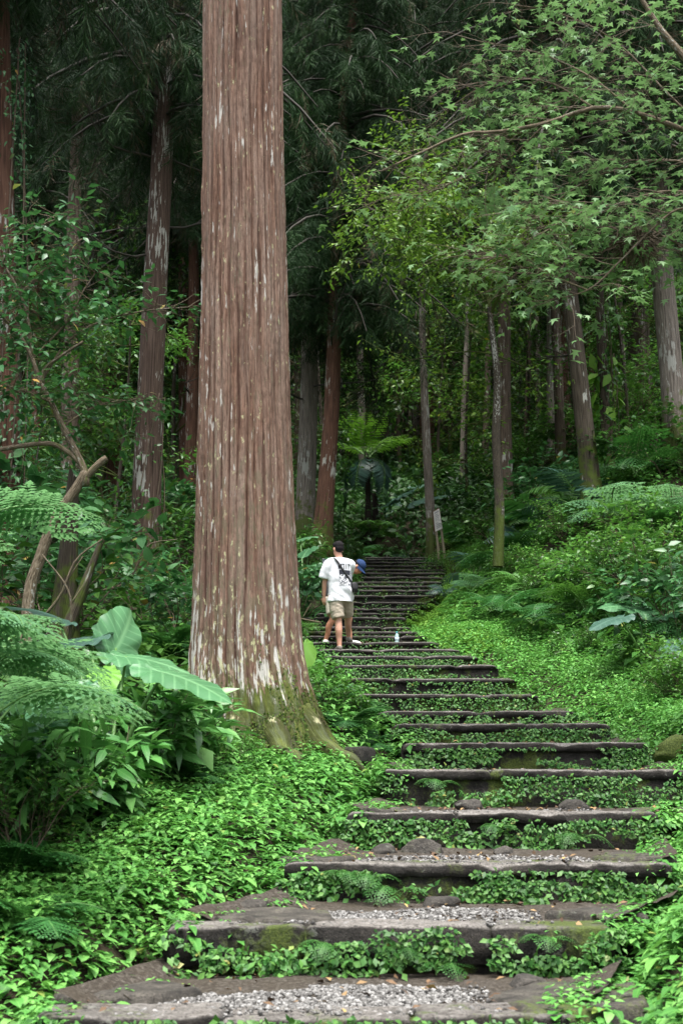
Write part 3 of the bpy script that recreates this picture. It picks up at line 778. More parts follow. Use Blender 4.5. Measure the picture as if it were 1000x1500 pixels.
# ------------------------------------------------------------------ the old cedar in front
TD = 13.4
_prof = [(0, 299, 413), (200, 297, 415), (400, 295, 420), (600, 291, 425), (750, 287, 431), (850, 283, 437), (950, 279, 444), (1000, 276, 452), (1050, 270, 466), (1085, 264, 478), (1115, 258, 492)]
tz, tc, trad = [], [], []
for (py, a, b) in _prof[::-1]:
    pa, pb = P(a, py, TD), P(b, py, TD); tz.append(pa[2]); tc.append((pa[0] + pb[0]) / 2); trad.append((pb[0] - pa[0]) / 2)
tz, tc, trad = map(np.array, (tz, tc, trad))
TX, TZ0 = tc[1], tz[0]
z = np.concatenate([[TZ0 - .5, TZ0 - .2], np.linspace(TZ0, TZ0 + 9.2, 400), np.linspace(TZ0 + 9.5, TZ0 + 25, 60)])
rr = np.interp(z, tz, trad); cx = np.interp(z, tz, tc)
top = z > tz[-1]
rr = np.where(top, trad[-1] * np.clip(1 - (z - tz[-1]) / 21.0, .12, 1), rr); cx = np.where(top, tc[-1], cx)
rr = np.where(z < TZ0, trad[0] + (TZ0 - z) * .35, rr)
NA = 384
ang = np.linspace(0, 2 * math.pi, NA, endpoint=False)
Aa, Zz = np.meshgrid(ang, z); hgt = Zz - TZ0
ua = Aa / (2 * math.pi)
wob = .5 * (vn(ua * 12, hgt * .9, 41, 12) - .5) + .25 * (vn(ua * 30, hgt * 2.2, 42, 30) - .5)
s1 = np.abs(np.sin((ua * 34 + wob * 1.1) * math.pi)) ** .55
s2 = vn(ua * 150 + wob * 5 * 0, hgt * 1.1, 43, 150)
s3 = vn(ua * 64, hgt * .55, 44, 64)
ridge = np.clip(.45 * s1 + .3 * s2 + .25 * s3 + .12 * (vn(ua * 220, hgt * 7, 45, 220) - .5), 0, 1)
flare = np.clip(1 - hgt / 1.1, 0, 1) ** 1.6
lobes = .13 * np.sin(Aa * 5 + .6) + .09 * np.sin(Aa * 8 + 2.0) + .08 * (vn(ua * 14, hgt * 2, 46, 14) - .5)
burl = .02 * (vn(ua * 10, hgt * 1.4, 47, 10) - .5) * np.clip(1.8 - hgt, 0, 1)
Rr = rr[:, None] * (1 + lobes * flare) + burl + (ridge - .75) * .058 + (vn(ua * 300, hgt * 16, 48, 300) - .5) * .010 * (vn(ua * 20, hgt * 1.2, 49, 20) > .35)
gX = cx[:, None] - TX + Rr * np.cos(Aa); gY = Rr * np.sin(Aa) * .97; gZ = hgt
A = np.stack([ua * 2 * math.pi * .46, np.maximum(hgt, 0) , np.clip(ridge * 1.25 - .12, 0, 1)], -1)
big = root('giant_cedar', 'huge red-brown cedar with furrowed bark, white lichen and a mossy foot, left of the stairs', 'tree', (TX, TD, TZ0))
put('trunk', gridg(gX, gY, gZ, A.reshape(-1, 3), wrap=True), M['bark_big'], big)
for a_, L_, r_ in ((-.35, .5, .13), (-1.15, .5, .12), (-1.75, .45, .11), (-2.45, .5, .12), (.25, .5, .12)):   # roots running into the soil
    c_, s_ = math.cos(a_), math.sin(a_); q_ = [(c_ * .42, s_ * .42, .42), (c_ * .6, s_ * .6, .2), (c_ * (.62 + L_ * .3), s_ * (.62 + L_ * .3), .06), (c_ * (.6 + L_ * .7) + .06, s_ * (.6 + L_ * .7), -.03), (c_ * (.6 + L_), s_ * (.6 + L_) + .05, -.16)]
    g = tube(catmull(q_, 26), np.interp(np.linspace(0, 1, 26), [0, .3, 1], [r_ * 1.25, r_, .03]), 18)
    g.v += (vn(g.v[:, 0] * 9 + a_, g.v[:, 1] * 9 + g.v[:, 2] * 7, 3) - .5)[:, None] * .035; g.a[:, 0] *= 1.1; g.a[:, 1] = np.maximum(g.v[:, 2], 0) + .05; g.a[:, 2] = .75
    put('buttress_root', g, M['bark_big'], big)
# moss and small leaves on the foot
n = 15000
a = RG.uniform(0, 6.283, n); hh = np.abs(RG.normal(0, .36, n)) + RG.uniform(-.1, .15, n)
mk = fbm(a * 3 + 2, hh * 4, 71) + .30 * np.clip(1 - hh / .75, -1, 1) + .16 * np.cos(a - .3) > .57
a, hh = a[mk], np.maximum(hh[mk], .0); n = len(a)
ii = np.clip(np.searchsorted(z - TZ0, hh), 0, len(z) - 1); jj = (a / (2 * math.pi) * NA).astype(int) % NA
pos = np.stack([gX[ii, jj], gY[ii, jj], hh], 1); out = np.stack([np.cos(a), np.sin(a), np.full(n, .2)], 1); pos += out * .004
mt = [leaf_t(.5, 2, .2, .3), leaf_t(.8, 2, .1, .2)]
g = scatter(mt, frames(out * .35 + RG.normal(0, .6, (n, 3)) + np.array([0, 0, -.25]), out, .016 + .022 * RG.uniform(0, 1, n) ** 2), pos, RG.uniform(0, 1, n))
o = put('moss', g, M['moss_leaf'], big); tag(o, 'green moss round the foot of the trunk', kind='stuff')

# ------------------------------------------------------------------ conifer crowns
def spray_t(seed, L=.85, n=80, wide=.0085, seg=2):
    rs = np.random.default_rng(seed)
    t = rs.uniform(.05, 1, n); axis = np.stack([np.zeros(n), t, -.35 * t * t], 1) * L
    side = rs.choice([-1, 1], n)
    Y = np.stack([side * rs.uniform(.25, 1.0, n), rs.uniform(.5, 1.2, n), rs.uniform(-.9, .25, n)], 1)
    Z = nrm(rs.normal(0, 1, (n, 3)) + np.array([0, 0, .8]))
    tw = leaf_t(wide / .22, seg, .0, .35, 'sin')
    return bake(tw, frames(Y, Z, .30 * rs.uniform(.6, 1.25, n) * (1.15 - .4 * t)), axis, rs.uniform(0, .5, n))
sprays = [spray_t(s) for s in range(4)]
sprays_far = [spray_t(s + 10, .9, 30, .024) for s in range(3)]
def crown(seed, Hc=15.0, Lmax=3.6, limbs=70, per=9, ts=None, sparse=0.0):
    rs = np.random.default_rng(seed); ts = ts or sprays
    Yd, Zd, Ps, sc, rn, tub = [], [], [], [], [], []
    for k in range(limbs):
        h = Hc * ((k + rs.uniform(0, 1)) / limbs) ** 1.15
        L = Lmax * (1 - h / Hc) ** .7 * rs.uniform(.6, 1.1) + .35
        if k < limbs * .12: L *= .75
        az = k * 2.4 + rs.uniform(-.5, .5); d = np.array([math.cos(az), math.sin(az), 0])
        rise_ = rs.uniform(.0, .3); dr = rs.uniform(.45, .8)
        f = lambda t: d * L * t + np.array([0, 0, h + L * (rise_ * t - dr * t * t)])
        T = np.linspace(0, 1, 6); pts = np.array([f(t) for t in T])
        tub.append(tube(pts, np.linspace(.05, .012, 6) * (L / Lmax + .3), 4, cap=False, mat=1))
        m = int(per * (L / Lmax) * 1.3 + 3)
        for j in range(m):
            t = .06 + .94 * (j + rs.uniform(0, 1)) / m
            p = f(t); sd = rs.choice([-1, 1]); pr = np.array([-d[1], d[0], 0]) * sd
            Yd.append(nrm(d * rs.uniform(.3, 1) + pr * rs.uniform(.0, 1.1) + np.array([0, 0, -rs.uniform(.4, 2.0)])))
            Zd.append(nrm(np.array([0, 0, 1]) + d * .5 + rs.normal(0, .3, 3))); Ps.append(p); sc.append(rs.uniform(.7, 1.35)); rn.append(rs.uniform(0, 1) if h < Hc * .35 else rs.uniform(0, .8))
    g = scatter(ts, frames(np.array(Yd), np.array(Zd), np.array(sc)), np.array(Ps), np.array(rn))
    return join([g] + tub)
def mesh_of(name, g, mats):
    o = put(name, g, mats); return o
CROWN = [mesh_of('crown', crown(100 + k, 15, 3.3, 120, 15), [M['needles'], M['twig_dark']]) for k in range(3)]
CROWN_FAR = [mesh_of('crown', crown(200 + k, 16, 3.8, 100, 13, sprays_far), [M['needles'], M['twig_dark']]) for k in range(3)]
used_proto = set()
def use(proto, parent, loc=(0, 0, 0), rz=0.0, s=1.0):
    """first call moves the prototype itself, later ones copy it (shared mesh data)"""
    if proto.name in used_proto:
        o = proto.copy(); COL.objects.link(o)
    else:
        used_proto.add(proto.name); o = proto
    o.parent = parent; o.location = loc; o.rotation_euler = (0, 0, rz); o.scale = (s,) * 3 if not isinstance(s, tuple) else s
    return o

def trunk_geo(h, r, seed, nseg=28, nh=40, bend=.0, rid=.02, flare=.55):
    zz = np.concatenate([[-.6], np.linspace(0, h, nh) ** 1.0]); rs = np.random.default_rng(seed)
    rad = r * (1 - .72 * np.clip(zz, 0, h) / h) * (1 + flare * np.exp(-np.maximum(zz, 0) / (r * 2.2)))
    bx = bend * (np.sin(zz * .35 + seed) - math.sin(seed)) ; by = bend * (np.cos(zz * .3 + seed * 2) - math.cos(seed * 2))
    an = np.linspace(0, 2 * math.pi, nseg, endpoint=False); A, Z = np.meshgrid(an, zz); u = A / 6.2832
    k = 1 + (vn(u * 9, Z * .5, seed, 9) - .5) * .12 + (vn(u * nseg / 2, Z * .8, seed + 1, nseg // 2) - .5) * rid * 4 + .10 * np.sin(A * 4 + seed) * np.exp(-np.maximum(Z, 0) / .5)
    X = bx[:, None] + rad[:, None] * k * np.cos(A); Y = by[:, None] + rad[:, None] * k * np.sin(A)
    at = np.stack([u * 6.2832 * r, np.maximum(Z, 0), Z * 0], -1).reshape(-1, 3)
    return gridg(X, Y, Z, at, wrap=True)

def cedar(base, topref, wpx, label, bark='bark_far', crown_h=7.0, height=None, crown_s=1.0, crown_on=True, group=None, bend=.05, seed=0, stub=0, flare=.3):
    px, py, d = base
    p = P(px, py, d); z = H1(p[0], p[1]); z = min(z, p[2]) if z > p[2] else z
    q = P(topref[0], topref[1], d); dv = q - p
    r = wpx / 2 * d / F_PX * .9
    height = height or 22
    t = root('cedar_tree', label, 'tree', (p[0], d, z - .05), 0, group)
    t.rotation_euler = (0, math.atan2(dv[0], dv[2]), 0)
    put('trunk', trunk_geo(height, r / (1 - .72 * .12), seed, bend=bend, flare=flare), M[bark], t)
    if crown_on:
        use(CROWN[seed % 3], t, (0, 0, crown_h), seed * 1.3, crown_s)
    rs = np.random.default_rng(seed + 900)
    if stub:
        for k in range(stub):
            h = rs.uniform(crown_h * .45, crown_h + 3); a = rs.uniform(0, 6.28); L = rs.uniform(.8, 2.2)
            d0 = np.array([math.cos(a), math.sin(a), rs.uniform(-.3, .4)])
            put('dead_branch', join(branchy(rs, (0, 0, h), d0, L, .03, 1, 3, .7, .06, 6, .3)[0]), M['twig_dark'], t)
    return t

GC = 'cedars along the stairs'
cedar((18, 800, 19), (16, 100), 40, 'dark cedar trunk hung with ivy at the left edge', 'bark_red', 9.5, crown_s=1.0, seed=1, stub=3)
cedar((104, 760, 34), (120, 60), 30, 'straight dark cedar between the ivied trunk and the white-streaked cedar', 'bark_far', 12, seed=2, stub=9)
cedar((58, 740, 40), (58, 170), 15, 'slim brown trunk just right of the ivied cedar at the left edge', 'bark_red', 9, crown_s=.8, seed=3)
cedar((212, 852, 26), (238, 50), 47, 'thick cedar with one white-lichened flank, behind and left of the giant cedar', 'bark_streak', 9.2, seed=4, stub=8)
cedar((279, 780, 40), (279, 430), 22, 'reddish cedar trunk half hidden by the left side of the giant cedar', 'bark_red', 9.5, seed=5, stub=4)
cedar((446, 787, 38), (452, 380), 31, 'pale grey cedar right of the giant cedar, beside the leaning red one', 'bark_pale', 6.6, seed=6, stub=4)
t = cedar((470, 796, 36), (498, 380), 27, 'red-barked cedar leaning right, touching the pale cedar', 'bark_red', 6.2, seed=7, stub=5, bend=.12)
cedar((532, 700, 58), (529, 430), 13, 'slender pale trunk rising behind the tree fern', 'bark_pale', 15, seed=8, height=24)
cedar((632, 768, 43), (618, 360), 14, 'slender grey trunk just left of the notice board', 'bark_pale', 14, crown_s=.85, seed=9)
cedar((741, 788, 38), (737, 450), 24, 'stout brown cedar right behind the thin dark sapling', 'bark_far', 11, seed=10, stub=4)
cedar((709, 730, 52), (713, 470), 11, 'thin brown trunk left of the stout brown cedar', 'bark_far', 11, crown_s=.8, seed=11)
cedar((805, 700, 44), (802, 480), 14, 'left one of two close trunks, the paler, on the right bank', 'bark_pale', 9, crown_s=.85, seed=12)
cedar((822, 712, 42), (812, 480), 17, 'right one of two close trunks, mossier, on the right bank', 'bark_far', 8.5, crown_s=.9, seed=13)
cedar((867, 732, 29), (832, 380), 29, 'dark cedar leaning left above the ferns of the right bank', 'bark_mossy', 6.5, seed=14, stub=4, bend=.04)
cedar((992, 660, 30), (972, 350), 39, 'pale grey cedar with smooth bark at the right edge', 'bark_pale', 6.8, seed=15, stub=5)
cedar((893, 660, 36), (880, 430), 17, 'dark trunk wrapped in lime-green climbers right of the leaning cedar', 'bark_mossy', 8, seed=16, bend=.1)
cedar((612, 700, 66), (610, 390), 10, 'far slim trunk above the notice board, paler than its neighbours', 'bark_pale', 13, crown_s=.8, seed=17)
cedar((655, 700, 62), (652, 300), 11, 'far slim dark trunk right of the notice board', 'bark_far', 12, seed=18)
cedar((435, 760, 56), (436, 140), 14, 'far slim trunk close to the right side of the giant cedar', 'bark_far', 10, seed=19, crown_s=.9)
cedar((940, 640, 50), (935, 90), 14, 'far brown trunk seen through the maple leaves', 'bark_far', 12, seed=20)
cedar((150, 770, 52), (150, 300), 14, 'far dim trunk in the gap left of the white-streaked cedar', 'bark_far', 11, seed=21, stub=5)

for k, (base, ref, wp, bk, lab) in enumerate((((548, 715, 64), (546, 430), 9, 'bark_pale', 'far slim pale trunk right of the tree fern'), ((586, 705, 60), (583, 400), 8, 'bark_far', 'far thin brown trunk midway between tree fern and notice board'),
        ((676, 740, 52), (680, 440), 9, 'bark_pale', 'far slim pale trunk between the notice board and the thin dark tree'), ((768, 720, 50), (770, 420), 9, 'bark_far', 'far slim brown trunk right of the stout brown cedar'),
        ((786, 690, 60), (783, 400), 8, 'bark_pale', 'far thin pale trunk left of the two close trunks'), ((846, 670, 52), (838, 430), 10, 'bark_far', 'far brown trunk just behind the leaning cedar'),
        ((918, 650, 46), (912, 380), 9, 'bark_pale', 'slim pale trunk between climber-wrapped trunk and right edge cedar'), ((950, 640, 54), (946, 400), 9, 'bark_far', 'far thin brown trunk beside the right edge cedar'))):
    cedar(base, ref, wp, lab, bk, 15, crown_s=.7, seed=40 + k, bend=.08)
# the wood behind: many more cedars up the hill
rs = np.random.default_rng(77)
bases = []
for k in range(3000):
    if len(bases) >= 84: break
    y = rs.uniform(44, 112); x = rs.uniform(-.33, .33) * y * 1.05
    if abs(x - 1) < 5.5 and y < 60: continue
    if min([math.hypot(x - a, y - b) for a, b in bases] + [99]) < 3.9 + y * .015: continue
    bases.append((x, y))
TR_FAR = [put('trunk', trunk_geo(24, .27 + .05 * k, 50 + k, 14, 24, .1), M[b]) for k, b in enumerate(('bark_far', 'bark_pale', 'bark_red', 'bark_mossy'))]
FARLAB = 'tall cedar with dark drooping foliage in the dim wood up the hill behind the stairs'
for k, (x, y) in enumerate(bases):
    t = root('cedar_tree', FARLAB, 'tree', (x, y, H1(x, y) - .2), rs.uniform(0, 6.28), 'cedars in the wood behind'); t.scale = (rs.uniform(.85, 1.15),) * 3
    t.rotation_euler = (rs.normal(0, .02), rs.normal(0, .02), rs.uniform(0, 6.28))
    use(TR_FAR[k % 4], t); use(CROWN_FAR[k % 3], t, (0, 0, rs.uniform(4.5, 9)), rs.uniform(0, 6.28), rs.uniform(.9, 1.15))

# big crown of the giant cedar, far above the frame
use(CROWN[0], big, (0, 0, 16), .4, (.55, .55, .5))

# ------------------------------------------------------------------ thin dark broadleaf tree beside the right bank
LF = [leaf_t(.5, 3, .15, .25), leaf_t(.42, 3, .2, .35), leaf_t(.55, 3, .1, .15)]
LF2 = [leaf_t(.55, 2, .15, .25), leaf_t(.42, 2, .2, .35)]
LFL = [leaf_t(.3, 3, .2, .4, 'lance'), leaf_t(.26, 3, .2, .55, 'lance')]
def px_path(pts, d):
    """(px, py[, distance offset]) -> world points"""
    return np.array([P(p[0], p[1], d + (p[2] if len(p) > 2 else 0)) for p in pts])
b0 = P(729, 812, 27.5); zb = H1(b0[0], b0[1])
tr = root('thin_tree', 'thin dark crooked tree with a loose yellow-green crown over the stairs', 'tree', (b0[0], 27.5, zb)); off = np.array([b0[0], 27.5, zb])
path = px_path([(729, 830), (731, 740), (726, 640), (728, 560), (722, 500), (716, 450)], 27.5)
tb = [tube(catmull(path, 24), np.linspace(.11, .05, 24), 8, cap=False)]
rs = np.random.default_rng(4); an = []
limb_px = [([(716, 450), (690, 415, .5), (655, 395, 1), (615, 380, 1.5), (560, 372, 2)], .035), ([(716, 450), (705, 400), (690, 350, -.5), (660, 300, -1), (620, 265, -1.5)], .04),
           ([(716, 450), (720, 380, .5), (700, 300, 1), (720, 230, 1)], .04), ([(718, 460), (745, 400, -.5), (770, 340, -1), (800, 290, -1)], .035),
           ([(725, 520), (690, 515, .6), (640, 520, 1), (590, 530, 1.5)], .02), ([(724, 520), (770, 540, .8), (790, 580, 1.2)], .018), ([(728, 600), (700, 620, .5), (680, 640, .8)], .016),
           ([(690, 350, -.5), (640, 345, -1.2), (580, 350, -2), (540, 345, -2.5)], .022), ([(660, 300, -1), (600, 300, -1.8), (560, 290, -2.4)], .02), ([(700, 300, 1), (660, 240, 1.6), (610, 215, 2)], .02), ([(720, 230, 1), (760, 200, 1.2), (740, 160, 1.4)], .02)]
for pp, r in limb_px:
    q = catmull(px_path(pp, 27.5), 14); tb.append(tube(q, np.linspace(r, r * .4, 14), 5, cap=False))
    dense = 1 if pp[0][1] > 515 else 3
    for k in range(3, 14):
        for c in range(dense):
            dd = nrm(rs.normal(0, 1, 3) * np.array([1, 1, .45]))
            a, b = branchy(rs, q[k], dd, rs.uniform(.5, 1.1), .009, 1 if dense > 1 else 0, 3, .7, .0, 4, .3, 3)
            tb += a; an += b
g = join(tb); g.v -= off; put('trunk', g, M['bark_thin'], tr)
print('thin tree anchors', len(an))
g = leafset(rs, an, LF2, .115, 3, .12, .7); g.v -= off; put('foliage', g, M['yellowgreen'], tr)

# ------------------------------------------------------------------ maple reaching in from the right
mt_x, mt_y = 6.3, 13.5; mz = H1(mt_x, mt_y); off = np.array([mt_x, mt_y, mz])
mp = root('maple_tree', 'maple reaching in from the right edge with pale star-shaped leaves on long lichened branches', 'tree', off)
tb = [tube(catmull([(mt_x, mt_y, mz - .3), (mt_x - .05, mt_y, mz + 2.5), (mt_x - .25, mt_y, mz + 5), (mt_x - .3, mt_y + .2, mz + 8)], 24), np.linspace(.2, .09, 24), 12, cap=False)]
rs = np.random.default_rng(8); an = []
fork = np.array([mt_x - .2, mt_y, mz + 4.2])
mpx = [([(1060, 215), (1000, 190), (930, 165), (870, 158), (800, 180), (730, 193), (680, 196), (620, 222), (560, 250)], 13, .030, 1.0),
       ([(1080, 180), (1000, 82), (965, 40), (935, -8), (905, -60)], 12.6, .042, .5), ([(1060, 330), (1000, 305), (955, 335), (905, 385), (860, 425), (800, 440)], 12.4, .014, .5),
       ([(1060, 260), (985, 235), (915, 245), (850, 270), (770, 330)], 13.4, .016, 1.0), ([(1060, 290), (975, 280), (900, 300), (830, 320), (770, 360)], 12.6, .013, 1.1),
       ([(930, 165, .2), (860, 110, .4), (780, 75, .8), (700, 60, 1)], 13.2, .012, 1.0), ([(870, 158, .3), (800, 120, .8), (720, 120, 1.3), (640, 170, 1.8)], 13.2, .011, 1.1), ([(800, 180, .1), (740, 235, .4), (680, 260, .7), (610, 290, 1)], 13, .010, 1.1),
       ([(1060, 215), (980, 140), (900, 60), (820, 20), (740, 5)], 14, .014, 1.0), ([(1060, 370), (1000, 360), (930, 330), (860, 345)], 13, .012, .9), ([(860, 425), (800, 400, .4), (760, 375, .6), (735, 372, .7)], 12.4, .012, .9)]
for pp, d, r, dens in mpx:
    q = catmull(px_path(pp, d), 22); tb.append(tube(q, np.linspace(r, r * .35, 22), 7, cap=False))
    if pp[0][0] >= 1060:   # joins the trunk
        tb.append(tube(catmull([fork + rs.normal(0, .1, 3) + np.array([0, 0, max(-1.5, min(3, q[0][2] - fork[2] - .5))]), (fork + q[0]) / 2 + np.array([.1, 0, (q[0][2] - fork[2]) * .4]), q[0]], 8), np.linspace(r * 1.3, r, 8), 7, cap=False))
    for k in range(3, 22):
        for c in range(int(2 * dens + rs.uniform(0, 1))):
            dd = nrm(rs.normal(0, 1, 3) * np.array([1, .9, .3]) + np.array([-.3, 0, -.08]))
            a, b = branchy(rs, q[k], dd, rs.uniform(.35, .75), .005, 1, 3, .75, -.03, 4, .25, 3)
            for q_ in a: q_.m[:] = 1
            tb += a; an += b
g = join(tb); g.v -= off; put('branches', g, [M['bark_light'], M['twig']], mp)
print('maple anchors', len(an))
an = [a for a in an if rs.uniform() < (.40 if a[0][0] > 1.5 else .17)]
g = leafset(rs, an, [star_t()], .095, 2, .06, 1.5); g.v -= off; put('foliage', g, M['maple'], mp)
# dry brown clump caught in the maple
p = P(930, 352, 12.9); n = 420
Y = nrm(RG.normal(0, 1, (n, 3)) * np.array([1.3, .8, .5]) + np.array([-.2, 0, -.5]))
g = scatter([leaf_t(.06, 3, 0, .5, 'sin')], frames(Y, RG.normal(0, 1, (n, 3)), RG.uniform(.12, .3, n)), RG.normal(0, .06, (n, 3)) * np.array([1.6, 1, .7]), RG.uniform(0, 1, n))
o = put('dry_clump', g, M['drybrown'], loc=tuple(p)); tag(o, 'dry brown clump of dead fronds caught in the maple branches by the right edge', 'dead fronds')

# ------------------------------------------------------------------ forked sapling on the left
b0 = P(45, 872, 13.8); zb = H1(b0[0], b0[1]); off = np.array([b0[0], 13.8, zb])
sp = root('forked_sapling', 'pale forked sapling with a broken stub and broad green leaves at the left edge', 'tree', off)
tb, an = [], []; rs = np.random.default_rng(15)
base = off + np.array([-.02, 0, -.2])
sp_px = [([(42, 880), (58, 820), (80, 762), (112, 715), (126, 690)], .066, .045, 0), ([(108, 718), (130, 695), (148, 677), (157, 671)], .04, .034, 0),
         ([(126, 712), (124, 690), (108, 655), (92, 625), (76, 590), (60, 560), (48, 525), (30, 490)], .042, .018, 1), ([(120, 680), (100, 662), (75, 650), (40, 652), (-10, 660)], .03, .022, .2),
         ([(62, 562), (66, 540), (92, 520), (122, 500)], .022, .012, 1), ([(48, 525), (42, 470), (30, 430), (5, 385)], .018, .01, 2), ([(60, 560), (100, 500, .3), (150, 470, .6), (215, 455, .9), (275, 450, 1.2)], .015, .006, 2),
         ([(30, 430), (60, 400, .3), (90, 370, .5), (120, 350, .7)], .012, .005, 2), ([(30, 490), (-20, 440), (-60, 400)], .014, .006, 2), ([(92, 625), (130, 600, .3), (160, 590, .5), (200, 585, .6)], .01, .005, 2),
         ([(76, 590), (30, 570, -.2), (-20, 560, -.3)], .012, .006, 2), ([(48, 525), (100, 470, .2), (120, 430, .2), (140, 400, .3)], .012, .005, 2), ([(5, 385), (20, 350), (60, 330), (100, 315)], .01, .005, 1.5)]
for pp, r0, r1, dens in sp_px:
    pw = px_path(pp, 13.8)
    if pp[0] == (42, 880): pw = np.vstack([base[None], pw])
    q = catmull(pw, 16); tb.append(tube(q, np.linspace(r0, r1, 16), 9, cap=True))
    for k in range(2 if dens > 1 else 12, 16):
        for c in range(int(dens * 1.4 + rs.uniform(0, .99))):
            dd = nrm(rs.normal(0, 1, 3) * np.array([1, 1, .5]))
            a, b = branchy(rs, q[k], dd, rs.uniform(.25, .6), .005, 1 if rs.uniform() < .4 else 0, 2, .7, .0, 4, .3, 3); tb += a; an += b
g = join(tb); g.v -= off; put('trunk', g, M['bark_light'], sp)
g = leafset(rs, an, LF, .105, 1, .05, .9); g.v -= off; put('foliage', g, M['sapling'], sp)
print('sapling anchors', len(an))
# dead stump behind the sapling, and bare fallen sticks in front
p = on_ground(95, 868, 14.6); st = P(110, 735, 14.6)[2] - p[2]
g = trunk_geo(st + .25, .19, 5, 20, 14, .1, .05, .5); q = np.clip(g.v[:, 2] / st, 0, 1); g.v[:, 2] += (vn(g.v[:, 0] * 9, g.v[:, 1] * 9, 4) - .5) * .35 * (q > .8)
o = put('dead_stump', g, M['bark_mossy'], loc=tuple(p)); tag(o, 'dark rotten stump behind the pale forked sapling', 'stump')
p = on_ground(72, 860, 13.95); g = trunk_geo(1.5, .1, 6, 14, 10, .1, .04); o = put('dead_stump', g, M['bark_mossy'], loc=tuple(p)); o.rotation_euler = (0, .3, 0); tag(o, 'thin dark leaning stump close beside the forked sapling', 'stump')
for pts, d, lab in (([(66, 902), (90, 870), (112, 820), (150, 790)], 11.6, 'bare forked stick leaning over the elephant ear leaves'), ([(100, 955), (105, 900), (98, 860), (62, 812)], 11.4, 'thin bare upright stem among the elephant ear leaves'),
                    ([(150, 865), (190, 850), (215, 800), (260, 790)], 17.5, 'thin pale dead twig left of the giant cedar'), ([(470, 912), (440, 906), (420, 900)], 20, 'thin fallen stick beside the two men')):
    q = catmull(px_path(pts, d), 12); o = put('dead_stick', join([tube(q - q[0], np.linspace(.014, .006, 12), 6), tube(catmull([q[5] - q[0], q[5] - q[0] + np.array([.12, .05, .22])], 5), np.linspace(.008, .004, 5), 5)]), M['bark_light'], loc=tuple(q[0])); tag(o, lab, 'stick')
# ------------------------------------------------------------------ ground cover
def plantlet(seed, tiers=3, h=.2, L=.085, w=.6, nseg=3):
    rs = np.random.default_rng(seed); out = []
    ts = [leaf_t(w, nseg, .14, .25), leaf_t(w * .85, nseg, .2, .4)]
    for k in range(tiers):
        hz = h * (.35 + .65 * (k + 1) / tiers); l = L * (1.25 - .28 * k) * rs.uniform(.85, 1.15)
        for s in range(2 if k < tiers - 1 else 4):
            a = k * 1.57 + s * (3.1416 if k < tiers - 1 else 1.57) + rs.uniform(-.35, .35); pt = rs.uniform(-.3, .15) + .06 * k
            Y = np.array([[math.cos(a), math.sin(a), pt]]); st = l * .35
            out.append(bake(ts[rs.integers(2)], frames(Y, np.array([[rs.normal(0, .15), rs.normal(0, .15), 1.0]]), np.array([l if k < tiers - 1 else l * .7])), np.array([[math.cos(a) * st, math.sin(a) * st, hz]]), rs.uniform(0, .6, 1)))
    return join(out)
PL = [plantlet(s, 3, .2, .085, .74) for s in range(6)] + [plantlet(60, 2, .16, .125, .7), plantlet(61, 4, .26, .07, .33), plantlet(62, 2, .12, .06, .8)]
PLF = [plantlet(s + 20, 3, .2, .09, .6, 2) for s in range(5)]
FINE = [plantlet(s + 40, 2, .09, .045, .75, 2) for s in range(4)]

def in_trunk(x, y, m=.0):
    return np.hypot(x - TX, y - TD) < .62 + m
def cover(name, label, n, yr, offr, side, ts, size, mat, dens=None, lean=.15, thin=0.0, extra=None):
    """plantlets scattered over the bank on one side of the path; off = metres out from the path edge"""
    y = RG.uniform(yr[0] ** 1.0, yr[1], n); o = RG.uniform(0, 1, n)
    lo, hi = offr
    lo = lo(y) if callable(lo) else np.full(n, lo); hi = hi(y) if callable(hi) else np.full(n, hi)
    o = lo + (hi - lo) * o
    x = xl_at(y) - o if side < 0 else xr_at(y) + o
    k = ~in_trunk(x, y, -.02)
    if thin > 0: k &= (fbm(x * 1.4, y * 1.4, 31) + .12) > thin
    if extra is not None: k &= extra(x, y)
    x, y, o = x[k], y[k], o[k]; m = len(x)
    z = H(x, y); edge = o < .12
    z = np.where(edge, np.maximum(z, step_top(y) - .12), z) - .03
    s = size * RG.uniform(.6, 1.35, m) * (.75 + .55 * fbm(x * .9, y * .9, 12))
    g = scatter(ts, upright(m, RG.uniform(0, 6.28, m), s, np.abs(RG.normal(0, lean, m))), np.stack([x, y, z], 1), RG.uniform(0, 1, m))
    ob = put(name, g, M[mat]); tag(ob, label, 'ground cover', kind='stuff'); return ob
cover('ground_cover', 'low bright green leafy ground cover on the left of the lower steps', 12500, (4.6, 13.2), (-.17, lambda y: 1.2 + (y - 4) * .32 + 1.2), -1, PL, .76, 'cover')
cover('ground_cover', 'leafy ground cover round the cedar foot and up the left edge of the stairs', 2600, (12.0, 27), (-.15, 1.6), -1, PLF, 1.0, 'cover')
cover('ground_cover', 'bright green ground cover right of the lowest steps', 4800, (4.6, 10.5), (-.17, lambda y: 1.0 + (y - 4) * .3), 1, PL, .8, 'cover')
cover('ground_cover', 'bright green ground cover spreading over the right bank by the middle steps', 11500, (10.2, 27), (-.12, lambda y: 1.4 + (y - 10) * .15), 1, PLF, .8, 'cover')
cover('fine_ground_cover', 'short yellow-green mossy cover along the right edge of the upper stairs', 11000, (22.5, 44), (-.25, lambda y: .9 + (y - 22) * .04), 1, FINE, 1.25, 'cover_fine')
cover('ground_cover', 'darker leafy ground cover left of the upper stairs', 2200, (26, 44), (-.05, 3.0), -1, PLF, 1.2, 'shrub')
cover('ground_cover', 'green ground cover on the slope right of the upper stairs', 5200, (26, 46), (.7, 5.5), 1, PLF, 1.3, 'cover')
cover('ground_cover', 'small leaves creeping over the right ends of the lowest steps', 520, (6.5, 10.8), (-.42, .25), 1, PLF, .55, 'cover')
